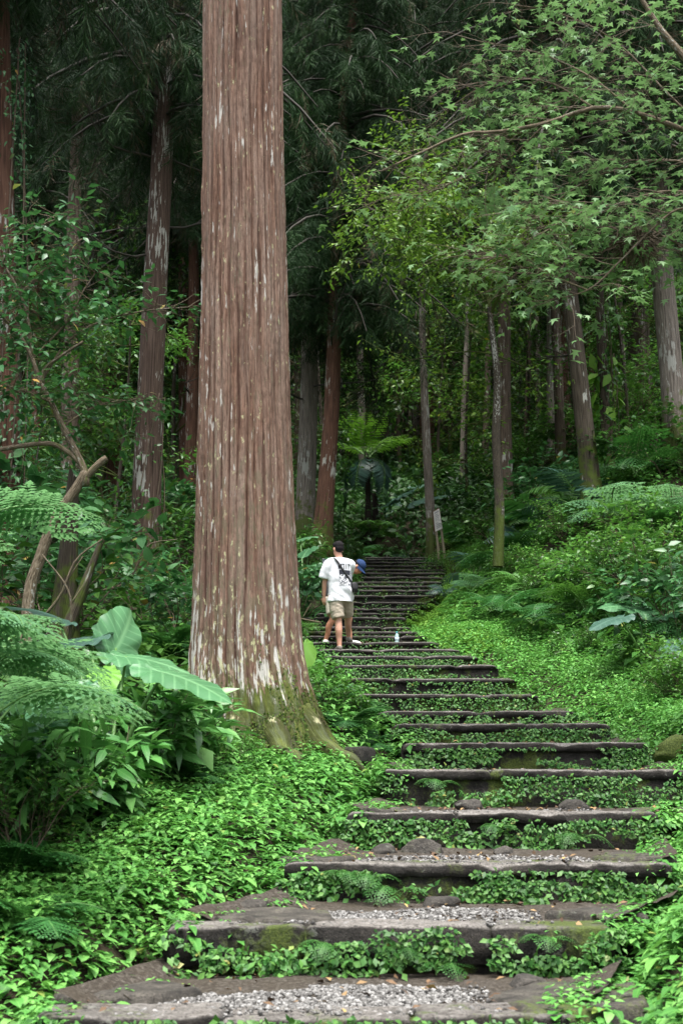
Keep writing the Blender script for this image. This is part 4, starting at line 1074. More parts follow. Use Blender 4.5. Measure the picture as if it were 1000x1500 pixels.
cover('ground_cover', 'small leaves creeping over the left ends of the lowest steps', 420, (6.6, 13), (-.34, .25), -1, PLF, .55, 'cover')
# general forest floor growth further out
n = 5200
y = RG.uniform(11, 46, n); x = RG.uniform(-.34, .34, n) * y
k = (x < xl_at(y) - 1.2) | (x > xr_at(y) + 1.4); k &= ~in_trunk(x, y, .1); x, y = x[k], y[k]; n = len(x)
o = put('undergrowth', scatter(PLF, upright(n, RG.uniform(0, 6.28, n), RG.uniform(1.3, 3.0, n), np.abs(RG.normal(0, .2, n))), np.stack([x, y, H(x, y) - .05], 1), RG.uniform(0, 1, n)), M['shrub']); tag(o, 'leafy undergrowth on the forest floor', 'undergrowth', kind='stuff')
# far hillside: leafy undergrowth that reads as one mass
blob = []
for s in range(4):
    r_ = np.random.default_rng(300 + s); m = 60
    d = nrm(r_.normal(0, 1, (m, 3)) * np.array([1, 1, .8])); d[:, 2] = np.abs(d[:, 2]) * 1.1 - .1
    blob.append(bake(leaf_t(.5, 2, .15, .3), frames(d * np.array([1, 1, .2]) + r_.normal(0, .4, (m, 3)), d + np.array([0, 0, .6]), r_.uniform(.12, .26, m)), d * r_.uniform(.35, 1.05, m)[:, None], r_.uniform(0, .6, m)))
n = 5200
y = 44 + 100 * RG.uniform(0, 1, n) ** 1.25; x = RG.uniform(-.36, .36, n) * y
o = put('hillside_growth', scatter(blob, upright(n, RG.uniform(0, 6.28, n), RG.uniform(.7, 1.6, n) * (1 + (y - 44) / 90), np.abs(RG.normal(0, .2, n))), np.stack([x, y, H(x, y) + .2], 1), RG.uniform(0, 1, n)), M['far']); tag(o, 'dim leafy growth covering the hillside behind the trees', 'forest', kind='stuff')
# dead leaves and twigs on the treads
n = 900; y = RG.uniform(6.3, 24, n); x = xl_at(y) + (xr_at(y) - xl_at(y)) * RG.uniform(0, 1, n); k = (y - SY[np.searchsorted(SY, y, side='right') - 1]) > .1; x, y = x[k], y[k]; n = len(x)
o = put('leaf_litter', scatter(LF2, frames(RG.normal(0, 1, (n, 3)) * np.array([1, 1, .25]), np.array([0, 0, 1.0]) + RG.normal(0, .3, (n, 3)), RG.uniform(.03, .075, n)), np.stack([x, y, step_top(y) + .015], 1), RG.uniform(0, 1, n)), M['litter']); tag(o, 'brown dead leaves on the steps', 'leaf litter', kind='stuff')

# ------------------------------------------------------------------ ferns
def frond(seed, L=1.0, pairs=22, sub=9, arch=.9, wide=.36, detail=True, start=.18):
    """twice-divided frond growing from the origin along +y, arching over"""
    rs = np.random.default_rng(seed)
    T = np.linspace(0, 1, 24); pt = np.stack([0.06 * np.sin(T * 3 + seed), T * (1 - .12 * arch * T), arch * (.55 * T - .75 * T * T)], 1) * L
    out = [tube(pt, np.linspace(.008, .002, 24) * L ** .5, 4, cap=False, mat=1)]
    Yv, Zv, Pv, S, Rn = [], [], [], [], []
    pin = leaf_t(.42, 2, .1, .12, 'lance') if detail else leaf_t(.17, 3, .1, .25, 'lance')
    for k in range(pairs):
        t = start + (1 - start) * (k + .5) / pairs; i = t * 23; a = int(i); p = pt[a] + (pt[min(a + 1, 23)] - pt[a]) * (i - a)
        ax = nrm(pt[min(a + 1, 23)] - pt[a]); up = nrm(np.cross(np.array([1, 0, 0]), ax)); u = (t - start) / (1 - start)
        l = L * wide * (np.sin(math.pi * min(1, .22 + u * .78)) ** .8 + .05)
        for s in (-1, 1):
            d = nrm(np.array([s, 0, 0]) + ax * (.35 + .35 * u) + up * rs.normal(-.12, .1))
            if not detail:
                Yv.append(d); Zv.append(up); Pv.append(p); S.append(l); Rn.append(rs.uniform(0, .5)); continue
            m = max(4, int(sub * l / (L * wide)) + 1)
            for j in range(m):
                v = (j + .4) / m; q = p + d * l * v + up * (-.16 * l * v * v)
                for s2 in (-1, 1):
                    w = np.cross(up, d) * s2; ll = l * .24 * (1 - v) ** .7 + .012 * L
                    Yv.append(nrm(w + d * .55)); Zv.append(up + d * .1); Pv.append(q); S.append(ll); Rn.append(rs.uniform(0, .4))
            Yv.append(d); Zv.append(up); Pv.append(p + d * l * .72 - up * .1 * l); S.append(l * .28); Rn.append(.2)
    out.append(bake(pin, frames(np.array(Yv), np.array(Zv), np.array(S)), np.array(Pv), np.array(Rn)))
    return join(out)
FR = {}
def fern_proto(mat, seed, n, L, lift=.75, detail=True, arch=.9, pairs=22, sub=9, wide=.36):
    """prototype fern: several fronds round a crown, each its own mesh"""
    rs = np.random.default_rng(seed); key = (mat, detail, round(arch, 2), wide)
    if key not in FR:
        FR[key] = [frond(seed + q, 1.0, pairs, sub, arch, wide, detail) for q in range(2)]
    ms = []
    t = root('fern', 'fern', 'fern')
    for q in range(n):
        if q < 2:
            o = put('frond', FR[key][q], [M[mat], M['stem']], t); ms.append(o)
        else:
            o = ms[q % 2].copy(); COL.objects.link(o); o.parent = t
        a = q * 6.283 / n + rs.uniform(-.3, .3); o.rotation_euler = (rs.uniform(.15, 1.0) * lift, rs.uniform(-.25, .25), a); s = L * rs.uniform(.75, 1.15); o.scale = (s, s, s)
    return t
proto_used = set()
def spawn(proto, p, rz, s, label, group):
    if proto.name in proto_used: o = copy_tree(proto)
    else: proto_used.add(proto.name); o = proto
    tag(o, label, None, group); return place(o, p, rz, s)
FA = fern_proto('fern', 500, 7, 1.0)
FB = fern_proto('fern_pale', 510, 6, 1.0, .6, sub=7, pairs=19)
FC = fern_proto('fern_blue', 520, 6, 1.0, .8)
FD = fern_proto('fern', 530, 9, 1.0, .9, arch=1.25, wide=.3)
FAf = fern_proto('fern', 550, 7, 1.0, .75, False, 1.0, 17, 9, .34); FBf = fern_proto('fern_pale', 560, 6, 1.0, .65, False, .95, 15, 9, .34); FCf = fern_proto('fern_blue', 570, 6, 1.0, .8, False, 1.0, 15, 9, .34); FDf = fern_proto('fern_light', 580, 8, 1.0, .9, False, 1.2, 18, 9, .28)
FAm = fern_proto('fern', 600, 8, 1.0, .8, True, 1.05, 15, 6, .35); FBm = fern_proto('fern_pale', 610, 7, 1.0, .7, True, 1.0, 15, 6, .35); FDm = fern_proto('fern_light', 620, 9, 1.0, .9, True, 1.2, 16, 6, .3)
MIDF = {FA.name: FAm, FB.name: FBm, FD.name: FDm}
FARF = {FA.name: FAf, FB.name: FBf, FC.name: FCf, FD.name: FDf}
ferns = [  # px, py, distance, size, proto, label
    (10, 1140, 8.6, .7, FA, 'small fern at the left edge below the pale fern'),
    (20, 1260, 7.6, .5, FA, 'small leafy fern low at the left edge'),
    (505, 1080, 14.6, .6, FA, 'fern between the giant cedar foot and the sixth step'),
    (490, 1020, 16.2, .75, FA, 'fern left of the eighth step'),
    (470, 985, 18.5, .6, FB, 'pale low fern left of the ninth step'),
    (540, 1075, 14.6, .5, FD, 'low fern at the left end of the seventh step'),
    (425, 975, 20.4, .48, FB, 'long pale fern frond leaning in front of the man in white'),
    (430, 900, 25, .9, FD, 'dark fern beside the cedar, left of the two men'),
    (450, 870, 29, .9, FA, 'fern on the bank left of the bending man'),
    (330, 960, 18.0, .9, FA, 'fern behind the left side of the giant cedar'), (235, 960, 16.5, .9, FD, 'fern between the elephant ear and the giant cedar'), (150, 930, 17.5, 1.0, FA, 'fern behind the elephant ear leaves'),
    (255, 900, 20, 1.0, FB, 'pale fern left of the giant cedar at shoulder height'),
    (820, 870, 24.5, 1.3, FA, 'large fern on the right bank under the leafy bushes'), (770, 880, 26, 1.1, FD, 'dark fern hanging on the right bank'), (860, 905, 22.5, 1.1, FD, 'dark fern above the right elephant ear'),
    (740, 850, 29.5, 1.3, FA, 'fern at the foot of the thin dark tree'), (700, 830, 34, 1.3, FC, 'blue-green fern by the thin dark tree'), (770, 800, 33, 1.4, FC, 'blue-green fern right of the thin dark tree'),
    (800, 770, 33, 1.6, FA, 'tall fern below the two close trunks'), (840, 760, 29, 1.5, FC, 'blue-green fern left of the leaning cedar'), (905, 745, 27.5, 1.6, FB, 'pale fern right of the leaning cedar'),
    (950, 760, 26, 1.5, FA, 'fern under the right edge cedar'), (990, 735, 27, 1.6, FB, 'pale fern high on the bank at the right edge'), (930, 700, 29, 1.6, FA, 'fern between the leaning cedar and the right edge cedar'),
    (850, 700, 33, 1.5, FD, 'dark fern behind the leaning cedar'), (890, 690, 32, 1.4, FB, 'pale fern beneath the climber-wrapped trunk'), (780, 745, 37, 1.6, FD, 'arching fern right of the stout brown cedar'),
    (690, 775, 42, 1.5, FA, 'fern right of the notice board'), (660, 760, 45, 1.5, FD, 'fern behind the notice board'), (610, 775, 45, 1.4, FC, 'blue-green fern left of the notice board'), (585, 790, 44.5, 1.3, FD, 'fern at the head of the stairs'),
    (545, 795, 46, 1.4, FD, 'dark fern below the tree fern'), (510, 790, 43, 1.3, FA, 'fern left of the head of the stairs'), (640, 800, 40.5, .8, FA, 'small fern at the feet of the notice board'),
    (720, 900, 25.5, .8, FA, 'fern on the slope right of the upper stairs'), (655, 862, 32, .7, FC, 'blue-green fern close to the upper stairs'), (690, 880, 28.5, .8, FB, 'pale fern near the upper stairs'), (780, 920, 23, .8, FA, 'fern low on the right bank'),
    (985, 860, 20, 1.1, FD, 'dark fern at the right edge above the elephant ear'), (940, 850, 22, 1.2, FA, 'fern in the shade of the right bank'), (960, 900, 19.2, .9, FA, 'fern behind the right elephant ear'),
    (700, 740, 50, 1.7, FA, 'far fern left of the stout brown cedar'), (570, 750, 52, 1.7, FC, 'far blue-green fern right of the tree fern'), (880, 800, 25, 1.3, FB, 'pale fern in the middle of the right bank'), (1000, 800, 23, 1.3, FB, 'pale fern halfway up the right edge'),
    (255, 1170, 11.0, .45, FA, 'little fern below the long-leaved shrub')]
for k, (px, py, d, s, pr, lab) in enumerate(ferns):
    p = on_ground(px, py, d)
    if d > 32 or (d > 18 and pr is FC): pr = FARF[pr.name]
    elif d > 18: pr = MIDF[pr.name]
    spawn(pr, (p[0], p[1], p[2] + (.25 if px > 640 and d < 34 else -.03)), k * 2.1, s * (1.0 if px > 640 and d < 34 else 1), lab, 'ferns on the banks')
# tree ferns leaning in from beyond the left edge
for (px, py, d, s, rz, lab) in ((-20, 1075, 8.0, 1.0, 2.2, 'pale fern low at the left edge before the elephant ear'), (-25, 1010, 9.0, .85, 1.9, 'pale fern rising behind the first at the left edge'), (-70, 985, 8.5, 1.15, .3, 'big pale fern spreading over the elephant ear from the left edge'), (-75, 800, 10.8, 1.25, 1.2, 'pale fern hanging in from the left edge beside the forked sapling')):
    p = P(px, py, d); o = spawn(FB, tuple(p), rz, s, lab, 'ferns on the banks'); zg = H1(p[0], p[1]) - p[2]
    q = put('stem', tube([(0, 0, .02), (.02, 0, zg / s * .5), (0, 0, zg / s - .1)], [.06, .07, .09], 10), M['fibre'], o)
# little ferns rooted in the step faces
FS = fern_proto('creeper', 540, 4, 1.0, .3, arch=1.2, pairs=12, sub=5)
sf = [(430, 1385, 7.72, .26, 'small bright fern hanging from the left of the second step face'), (480, 1390, 7.72, .22, 'small fern tuft beside the hanging one on the second step face'), (590, 1395, 7.72, .18, 'tiny fern at the middle of the second step face'), (650, 1420, 7.72, .22, 'fern at the foot of the second step face right of centre'), (540, 1290, 9.17, .26, 'pale fern tip under the third step at left'),
      (575, 1310, 9.17, .3, 'drooping fern on the third step face'), (505, 1285, 9.17, .22, 'fern at the left end of the third step face'), (850, 1230, 10.8, .26, 'fern near the right end of the fourth step face'), (730, 1215, 10.8, .2, 'small fern in the middle of the fourth step face'), (640, 1150, 12.35, .26, 'fern on the left part of the fifth step face'), (800, 1380, 7.72, .2, 'little fern near the right end of the second step face')]
for k, (px, py, d, s, lab) in enumerate(sf):
    p = P(px, py, d); o = spawn(FS, (p[0], p[1], p[2]), 3.14 + random.uniform(-.5, .5), s, lab, 'little ferns on the step faces'); o.name = 'small_fern'; o['category'] = 'fern'

# ------------------------------------------------------------------ tree ferns
def tree_fern(px, py, d, h, nf, L, label, seed, lean=0.0):
    p = on_ground(px, py, d); rs = np.random.default_rng(seed)
    t = root('tree_fern', label, 'tree fern', (p[0], p[1], p[2] - .05)); t.rotation_euler = (0, lean, 0)
    zz = np.linspace(0, h, 26); g = tube(np.stack([.04 * np.sin(zz * 1.3), .03 * np.cos(zz), zz], 1), .11 - .04 * zz / h + .1 * np.exp(-zz / .3), 14)
    g.v[:, :2] *= (1 + .3 * (RG.uniform(0, 1, len(g.v)) - .5))[:, None]
    n = 500; a = RG.uniform(0, 6.28, n); hz = RG.uniform(0, h, n); o_ = np.stack([np.cos(a), np.sin(a), -1.4 + 0 * a], 1)
    fz = scatter([leaf_t(.1, 2, 0, .3, 'sin')], frames(o_, RG.normal(0, 1, (n, 3)), RG.uniform(.08, .22, n)), np.stack([np.cos(a) * .11, np.sin(a) * .11, hz], 1), RG.uniform(0, 1, n))
    put('trunk', join([g, fz]), M['fibre'], t)
    if nf:
        fr = [put('frond', frond(seed + 7 * q, 1.0, 16, 10, .42, .25, False), [M['lime'], M['stem']], t, loc=(0, 0, h)) for q in range(2)]  # lime colour stands in for light shining through the upper fronds
        old = put('frond', frond(seed + 40, 1.0, 22, 8, 1.3, .26, False), [M['fern_blue'], M['stem']], t, loc=(0, 0, h)); old['label'] = 'old bluish frond hanging down'
        for q in range(nf):
            o = fr[q] if q < 2 else fr[q % 2].copy()
            if q >= 2: COL.objects.link(o); o.parent = t
            o.rotation_euler = (rs.uniform(.45, 1.05), 0, q * 6.283 / nf + rs.uniform(-.2, .2)); o.scale = (L * rs.uniform(.85, 1.1),) * 3
        for q in range(5):
            o = old if q == 0 else old.copy()
            if q: COL.objects.link(o); o.parent = t
            o.rotation_euler = (rs.uniform(-1.0, -.45), 0, [1.2, 2.6, 3.7, 4.6, 5.9][q]); o.scale = (L * .95,) * 3
    return t
p0 = on_ground(536, 778, 46); h = P(540, 668, 46)[2] - p0[2]
tree_fern(536, 778, 46, h, 12, 1.95, 'tree fern with a bright umbrella of fronds at the head of the stairs', 610, .02)
tree_fern(550, 780, 46.6, 1.55, 0, 1, 'short dark tree fern stump right of the tall tree fern', 620, -.06)

# ------------------------------------------------------------------ elephant ears
def ear_t(seed, wavy=.02, fold=.12):
    rs = np.random.default_rng(seed)
    kp = [(0, 1.0), (.25, .86), (.55, .66), (.9, .53), (1.35, .46), (1.9, .44), (2.4, .45), (2.75, .42), (3.0, .26), (3.1416, .1)]
    na, nr = 72, 9; ph = np.linspace(-math.pi, math.pi, na, endpoint=False); r = np.interp(np.abs(ph), [k[0] for k in kp], [k[1] for k in kp])
    r = r * (1 + wavy * .6 * np.sin(ph * 21 + seed)); q = np.linspace(.02, 1, nr)
    Q, Ph = np.meshgrid(q, ph, indexing='ij'); Rr = Q * r[None]
    X = Rr * np.sin(Ph); Y = Rr * np.cos(Ph)
    Z = fold * np.abs(X) - .22 * Y * np.abs(Y) - .55 * X * X + wavy * 1.2 * Q ** 3 * np.sin(Ph * 11 + 1 + seed) + .004 * np.cos(Ph * 22) * Q
    A = np.stack([np.clip(X / .5, -1, 1), np.clip((Y + .4) / 1.4, 0, 1), np.zeros_like(X)], -1).reshape(-1, 3)
    g = gridg(X, Y, Z, A, wrap=True)
    return Geo(g.v, np.concatenate([g.l, np.arange(na)[::-1]]), np.concatenate([g.lt, [na]]), g.a)
EARS = [ear_t(s, .02 + .006 * s) for s in range(3)]
def ear_plant(base, leaves, label, mat='taro', d=10.0):
    """leaves: (px, py, dist, tip px, tip py, dist of tip, length, facing tilt)"""
    p = on_ground(*base); t = root('elephant_ear', label, 'plant', (p[0], p[1], p[2]))
    off = p
    for k, L in enumerate(leaves):
        (ax, ay, ad, bx, by, bd, ln, roll) = L[:8]; mt_ = L[8] if len(L) > 8 else mat
        a, b = P(ax, ay, ad), P(bx, by, bd); y = nrm(b - a); z = nrm(np.array([math.sin(roll), -.25 * math.cos(roll), math.cos(roll)]))
        Mx = frames(y[None], z[None], np.array([ln]))
        put('leaf', bake(EARS[k % 3], Mx, (a - off)[None], np.array([RG.uniform(.2, .9)])), M[mt_], t)
        g = tube(catmull([np.array([RG.uniform(-.05, .05), RG.uniform(-.05, .05), -.05]), (a - off) * np.array([.45, .45, .55]), a - off], 14), np.linspace(.024, .009, 14), 8)
        put('stalk', g, M['stem'], t)
    return t
ear_plant((160, 1128, 10.4), [(240, 985, 10.3, 342, 1008, 10.1, .58, .15), (185, 962, 10.9, 268, 968, 10.8, .52, .1), (170, 950, 11.3, 200, 900, 11.6, .55, .95), (85, 905, 11.4, 25, 880, 11.3, .42, -.2, 'taro_blue'),
                              (95, 1020, 9.7, 40, 1075, 9.2, .55, -.2), (150, 985, 10.2, 155, 1030, 9.7, .3, .0, 'cover_fine'), (130, 935, 11.2, 70, 940, 11.2, .5, -.1, 'taro_blue')],
          'elephant ear with broad veined leaves, between the left edge and the giant cedar')
ear_plant((948, 985, 18.8), [(905, 905, 18.5, 852, 915, 18.2, .5, -.1, 'taro_blue'), (930, 890, 18.9, 875, 880, 18.7, .55, .4), (978, 900, 18.9, 1030, 880, 18.8, .5, .2), (985, 945, 18.2, 960, 985, 17.6, .45, -.1, 'taro_blue'), (945, 905, 19.3, 930, 855, 19.6, .4, .1)],
          'elephant ear with long stalks on the right bank near the right edge')
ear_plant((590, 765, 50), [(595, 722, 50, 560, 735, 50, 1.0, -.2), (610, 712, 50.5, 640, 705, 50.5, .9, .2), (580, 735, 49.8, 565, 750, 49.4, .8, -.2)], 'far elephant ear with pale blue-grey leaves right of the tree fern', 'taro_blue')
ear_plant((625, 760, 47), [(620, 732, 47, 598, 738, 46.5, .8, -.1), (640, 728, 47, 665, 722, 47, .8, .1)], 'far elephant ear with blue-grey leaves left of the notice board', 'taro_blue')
ear_plant((430, 990, 17.6), [(446, 945, 17.5, 455, 975, 17.2, .36, .3, 'lime'), (440, 960, 17.6, 455, 940, 17.8, .25, .3, 'lime')], 'bright lime leaf peeping out right of the giant cedar', 'lime')
ear_plant((445, 850, 30), [(452, 805, 30, 440, 812, 29.5, .5, -.3), (462, 830, 29, 448, 842, 28.5, .5, -.2), (440, 790, 31, 455, 785, 31, .4, .2), (455, 855, 28, 445, 868, 27.6, .45, -.2)], 'elephant ear with dark leaves left of the man in white', 'taro')

# ------------------------------------------------------------------ shrubs
def shrub(seed, h=1.0, stems=7, size=.085, ts=LF, mats=('shrub',), per=3, depth=2, spread=.75, nch=4):
    rs = np.random.default_rng(seed); tb, an = [], []
    for k in range(stems):
        a = k * 6.283 / stems + rs.uniform(-.4, .4); d = np.array([math.cos(a) * spread, math.sin(a) * spread, 1.0])
        x, y = branchy(rs, (rs.normal(0, .05), rs.normal(0, .05), -.05), d, h * rs.uniform(.5, .8), .012 * h ** .5, depth, nch, .65, .02, 5, .3, 4, .35); tb += x; an += y
    if len(an) > 900: an = [an[i] for i in rs.choice(len(an), 900, replace=False)]
    g = leafset(rs, an, ts, size, per, .05, .8)
    t = root('shrub', 'shrub', 'shrub'); put('stems', join(tb), M['twig'], t); put('foliage', g, M[mats[0]], t)
    return t
SH = [shrub(700, 1.0, 6), shrub(701, 1.1, 6, .10, LFL, ('shrub',)), shrub(702, .9, 7, .075, LF, ('shrub_light',)), shrub(703, 1.1, 6, .12, LF, ('sapling',), 2), shrub(704, 1.0, 7, .07, LF2, ('shrub_light',))]
LONG = shrub(705, .9, 7, .21, LFL, ('glossy',), 3, 1, .7, 4)
for (px, py, d, s, rz, lab) in ((282, 1128, 11.4, 1.0, .4, 'shrub with long glossy drooping leaves in front of the giant cedar foot'), (222, 1150, 10.9, .95, 1.9, 'shrub with long glossy leaves under the tip of the elephant ear'), (95, 1165, 9.6, .95, 3.3, 'shrub with long glossy leaves below the pale fern'), (20, 1165, 9.1, 1.0, 4.1, 'shrub with long glossy leaves at the left edge'), (150, 1185, 9.7, .6, 5.2, 'small long-leaved shrub below the elephant ear stalks')):
    spawn(LONG, on_ground(px, py, d), rz, s, lab, 'long-leaved shrubs round the elephant ear')
shr = [(950, 820, 22.5, 1.7, 4, 'large light green bush in the middle of the right bank'), (870, 800, 24.5, 1.6, 2, 'bright leafy bush below the leaning cedar'), (810, 830, 26, 1.4, 4, 'light bush on the slope above the middle steps'), (900, 840, 22.8, 1.4, 0, 'dark glossy bush under the bright bush of the right bank'),
       (990, 880, 19, 1.3, 3, 'broad-leaved bush above the right elephant ear'), (1005, 830, 21, 1.6, 0, 'dark bush at the right edge halfway up the bank'), (1010, 930, 17, 1.0, 2, 'light bush at the right edge beside the elephant ear'), (985, 1010, 16.6, .7, 2, 'small light bush below the right elephant ear'), (850, 950, 21, .7, 0, 'small dark bush left of the right elephant ear'),
       (760, 870, 28, 1.2, 2, 'leafy bush near the thin dark tree'), (700, 860, 32, 1.1, 4, 'light bush between the stairs and the thin dark tree'), (920, 770, 26, 1.7, 2, 'tall light bush under the right edge cedar'), (985, 700, 29, 1.8, 0, 'dark bush at the foot of the right edge cedar'),
       (830, 790, 28, 1.4, 4, 'bright bush left of the leaning cedar'), (725, 800, 38, 1.5, 0, 'dark bush beside the stout brown cedar'), (660, 830, 38, .9, 4, 'small light bush by the notice board'), (800, 740, 36, 1.7, 3, 'bush before the two close trunks'),
       (300, 900, 21, 1.5, 1, 'bush hugging the left side of the giant cedar'), (265, 940, 18, 1.1, 3, 'broad-leaved bush left of the giant cedar'), (120, 870, 22, 1.8, 1, 'narrow-leaved bush behind the forked sapling'), (60, 900, 16.5, 1.5, 3, 'bush at the foot of the forked sapling'),
       (0, 920, 15, 1.6, 0, 'dark bush at the left edge behind the pale fern'), (-10, 830, 20, 2.2, 3, 'tall bush at the left edge'), (250, 830, 27, 1.9, 1, 'narrow-leaved bush right of the white-streaked cedar'), (150, 830, 29, 1.5, 0, 'tall dark bush left of the white-streaked cedar'), (280, 790, 34, 2.2, 3, 'tall bush in the gap left of the giant cedar'),
       (20, 1190, 8.7, .7, 4, 'small bright bush low at the left edge'), (330, 1100, 12.0, .4, 2, 'tiny bush at the mossy cedar foot'),
       (425, 915, 24, .6, 1, 'bush beside the stairs left of the two men'), (430, 870, 28, 1.3, 3, 'broad-leaved bush between the giant cedar and the two men'), (455, 830, 33, 1.3, 1, 'bush behind the man in white'), (500, 815, 39, 1.0, 0, 'dark bush left of the top steps'), (470, 1045, 15.5, .7, 2, 'small light bush right of the giant cedar foot'),
       (680, 730, 52, 2.2, 0, 'dark bush behind the notice board'), (770, 720, 44, 2.2, 4, 'light bush between the stout cedar and the two close trunks'), (860, 660, 42, 2.2, 2, 'light bush behind the leaning cedar'), (930, 640, 41, 2.4, 4, 'light bush behind the climber-wrapped trunk'), (1010, 620, 40, 2.4, 2, 'light bush behind the right edge cedar')]
for k, (px, py, d, s, q, lab) in enumerate(shr):
    p = on_ground(px, py, d); spawn(SH[q], (p[0], p[1], p[2] - .03), k * 1.7, s * ((.72 if px < 860 else .92) if px > 640 and d < 34 else 1), lab, 'bushes on the banks')

# understory trees: thin stems with tiers of leaves
def understory(seed, h, mat, size, ts=LF2, n=10):
    rs = np.random.default_rng(seed); tb, an = [], []
    zz = np.linspace(-.3, h, 14); sp_ = np.stack([.12 * np.sin(zz * .8 + seed), .12 * np.cos(zz * .7 + seed), zz], 1); tb.append(tube(sp_, np.linspace(.05, .012, 14), 7, cap=False))
    for k in range(n * 2):
        i = rs.integers(4, 13); a = k * 2.4; d = np.array([math.cos(a), math.sin(a), rs.uniform(-.1, .5)])
        x, y = branchy(rs, sp_[i], d, rs.uniform(.7, 1.5) * (1.2 - .5 * i / 13), .014, 2, 3, .7, -.01, 5, .3, 4, .3); tb += x; an += y
    if len(an) > 1700: an = [an[i] for i in rs.choice(len(an), 1700, replace=False)]
    t = root('understory_tree', 'tree', 'tree'); put('trunk', join(tb), M['bark_thin'], t); put('foliage', leafset(rs, an, ts, size, 2, .12, .75), M[mat], t)
    return t
US = [understory(800, 4.2, 'shrub', .12), understory(801, 5.0, 'shrub_light', .11), understory(802, 3.6, 'sapling', .13), understory(803, 5.0, 'yellowgreen', .11)]
usl = [(45, 800, 21, .8, 2, 'small leafy tree behind the forked sapling'), (10, 790, 24, 1.2, 0, 'small dark tree at the left edge'), (175, 760, 33, 1.3, 1, 'small light tree far left of the giant cedar'),
       (90, 760, 37, 1.4, 0, 'small dark tree in the shade of the left wood'), (455, 770, 44, 1.2, 0, 'small dark tree behind the leaning red cedar'), (650, 740, 54, 1.6, 1, 'small light tree behind the notice board'), (690, 720, 48, 1.5, 3, 'yellow-green small tree left of the stout cedar'),
       (770, 700, 47, 1.5, 1, 'small light tree between the stout cedar and the two close trunks'), (850, 660, 45, 1.6, 1, 'small light tree behind the leaning cedar'), (910, 640, 40, 1.4, 1, 'small light tree near the climber-wrapped trunk'), (960, 620, 44, 1.6, 0, 'small dark tree left of the right edge cedar'), (1020, 640, 36, 1.4, 1, 'small light tree past the right edge cedar'),
       (610, 720, 60, 1.8, 3, 'far yellow-green small tree above the stairs'), (740, 660, 62, 1.8, 0, 'far dark small tree above the stout cedar'), (830, 620, 60, 1.8, 1, 'far light small tree above the two close trunks'), (500, 720, 62, 1.7, 0, 'far dark small tree above the tree fern'), (880, 580, 58, 1.9, 0, 'far dark small tree high on the right'), (980, 560, 56, 1.9, 1, 'far light small tree high at the right edge'), (230, 740, 46, 1.6, 0, 'far dark small tree in the left wood'), (300, 740, 50, 1.6, 2, 'far small tree beside the giant cedar')]
usl += [(40, 760, 42, 2.1, 0, 'tall dark leafy tree filling the gap by the ivied cedar'), (145, 745, 47, 2.3, 2, 'tall leafy tree in the gap between the two left cedars'), (262, 745, 43, 2.1, 1, 'tall light leafy tree in the gap left of the giant cedar'), (90, 720, 58, 2.6, 1, 'far tall light tree deep in the left wood'), (205, 720, 60, 2.7, 0, 'far tall dark tree deep in the left wood'),
        (472, 735, 54, 2.2, 1, 'far tall light tree left of the tree fern'), (590, 730, 64, 2.5, 1, 'far tall light tree right of the tree fern'), (660, 715, 58, 2.3, 0, 'far tall dark tree above the notice board'), (720, 690, 56, 2.2, 1, 'far tall light tree behind the stout brown cedar')]
for k, (px, py, d, s, q, lab) in enumerate(usl):
    p = on_ground(px, py, d); spawn(US[q], (p[0], p[1], p[2] - .1), k * 2.3, s, lab, 'small trees under the cedars')

# climbers
def climber(px0, py0, px1, py1, d, r, n, size, mat, label, seed):
    rs = np.random.default_rng(seed); a, b = P(px0, py0, d), P(px1, py1, d)
    t = rs.uniform(0, 1, n) ** .9; an_ = rs.uniform(0, 6.283, n); clump = fbm(t * 9 + seed, an_ * 1.1, seed) > .38
    t, an_ = t[clump], an_[clump]; n = len(t); o_ = np.stack([np.cos(an_), np.sin(an_), np.zeros(n)], 1); ex = r + np.abs(rs.normal(0, .09, n))
    pos = (b - a)[None] * t[:, None] + o_ * ex[:, None]
    Y = nrm(o_ * rs.uniform(.1, .7, n)[:, None] + rs.normal(0, .5, (n, 3)) + np.array([0, 0, -.6])); Z = nrm(o_ + np.array([0, 0, .7]) + rs.normal(0, .3, (n, 3)))
    tb = [tube(catmull([np.array([math.cos(q) * (r + .01), math.sin(q) * (r + .01), 0]) + (b - a) * 0, (b - a) * .5 + np.array([math.cos(q + 1) * (r + .02), math.sin(q + 1) * (r + .02), 0]), (b - a) + np.array([math.cos(q + 2) * r, math.sin(q + 2) * r, 0])], 30), .012, 5, mat=1) for q in (3.6, 4.6, 5.6)]
    o = put('climber', join([scatter(LF, frames(Y, Z, size * rs.uniform(.6, 1.3, n)), pos, rs.uniform(0, 1, n))] + tb), [M[mat], M['twig']], loc=tuple(a)); tag(o, label, 'climber')
climber(18, 800, 16, 60, 19, .21, 2600, .085, 'sapling', 'ivy hanging thickly on the cedar at the left edge', 51)
climber(893, 660, 880, 430, 36, .17, 420, .16, 'shrub', 'dark climber round the mossy trunk right of the leaning cedar', 52)
climber(893, 640, 886, 520, 36, .25, 60, .38, 'lime', 'lime-green big-leaved climber on the dark trunk right of the leaning cedar', 53)
climber(212, 850, 216, 580, 26, .33, 700, .10, 'shrub', 'dark climber on the lower trunk of the white-streaked cedar', 54)
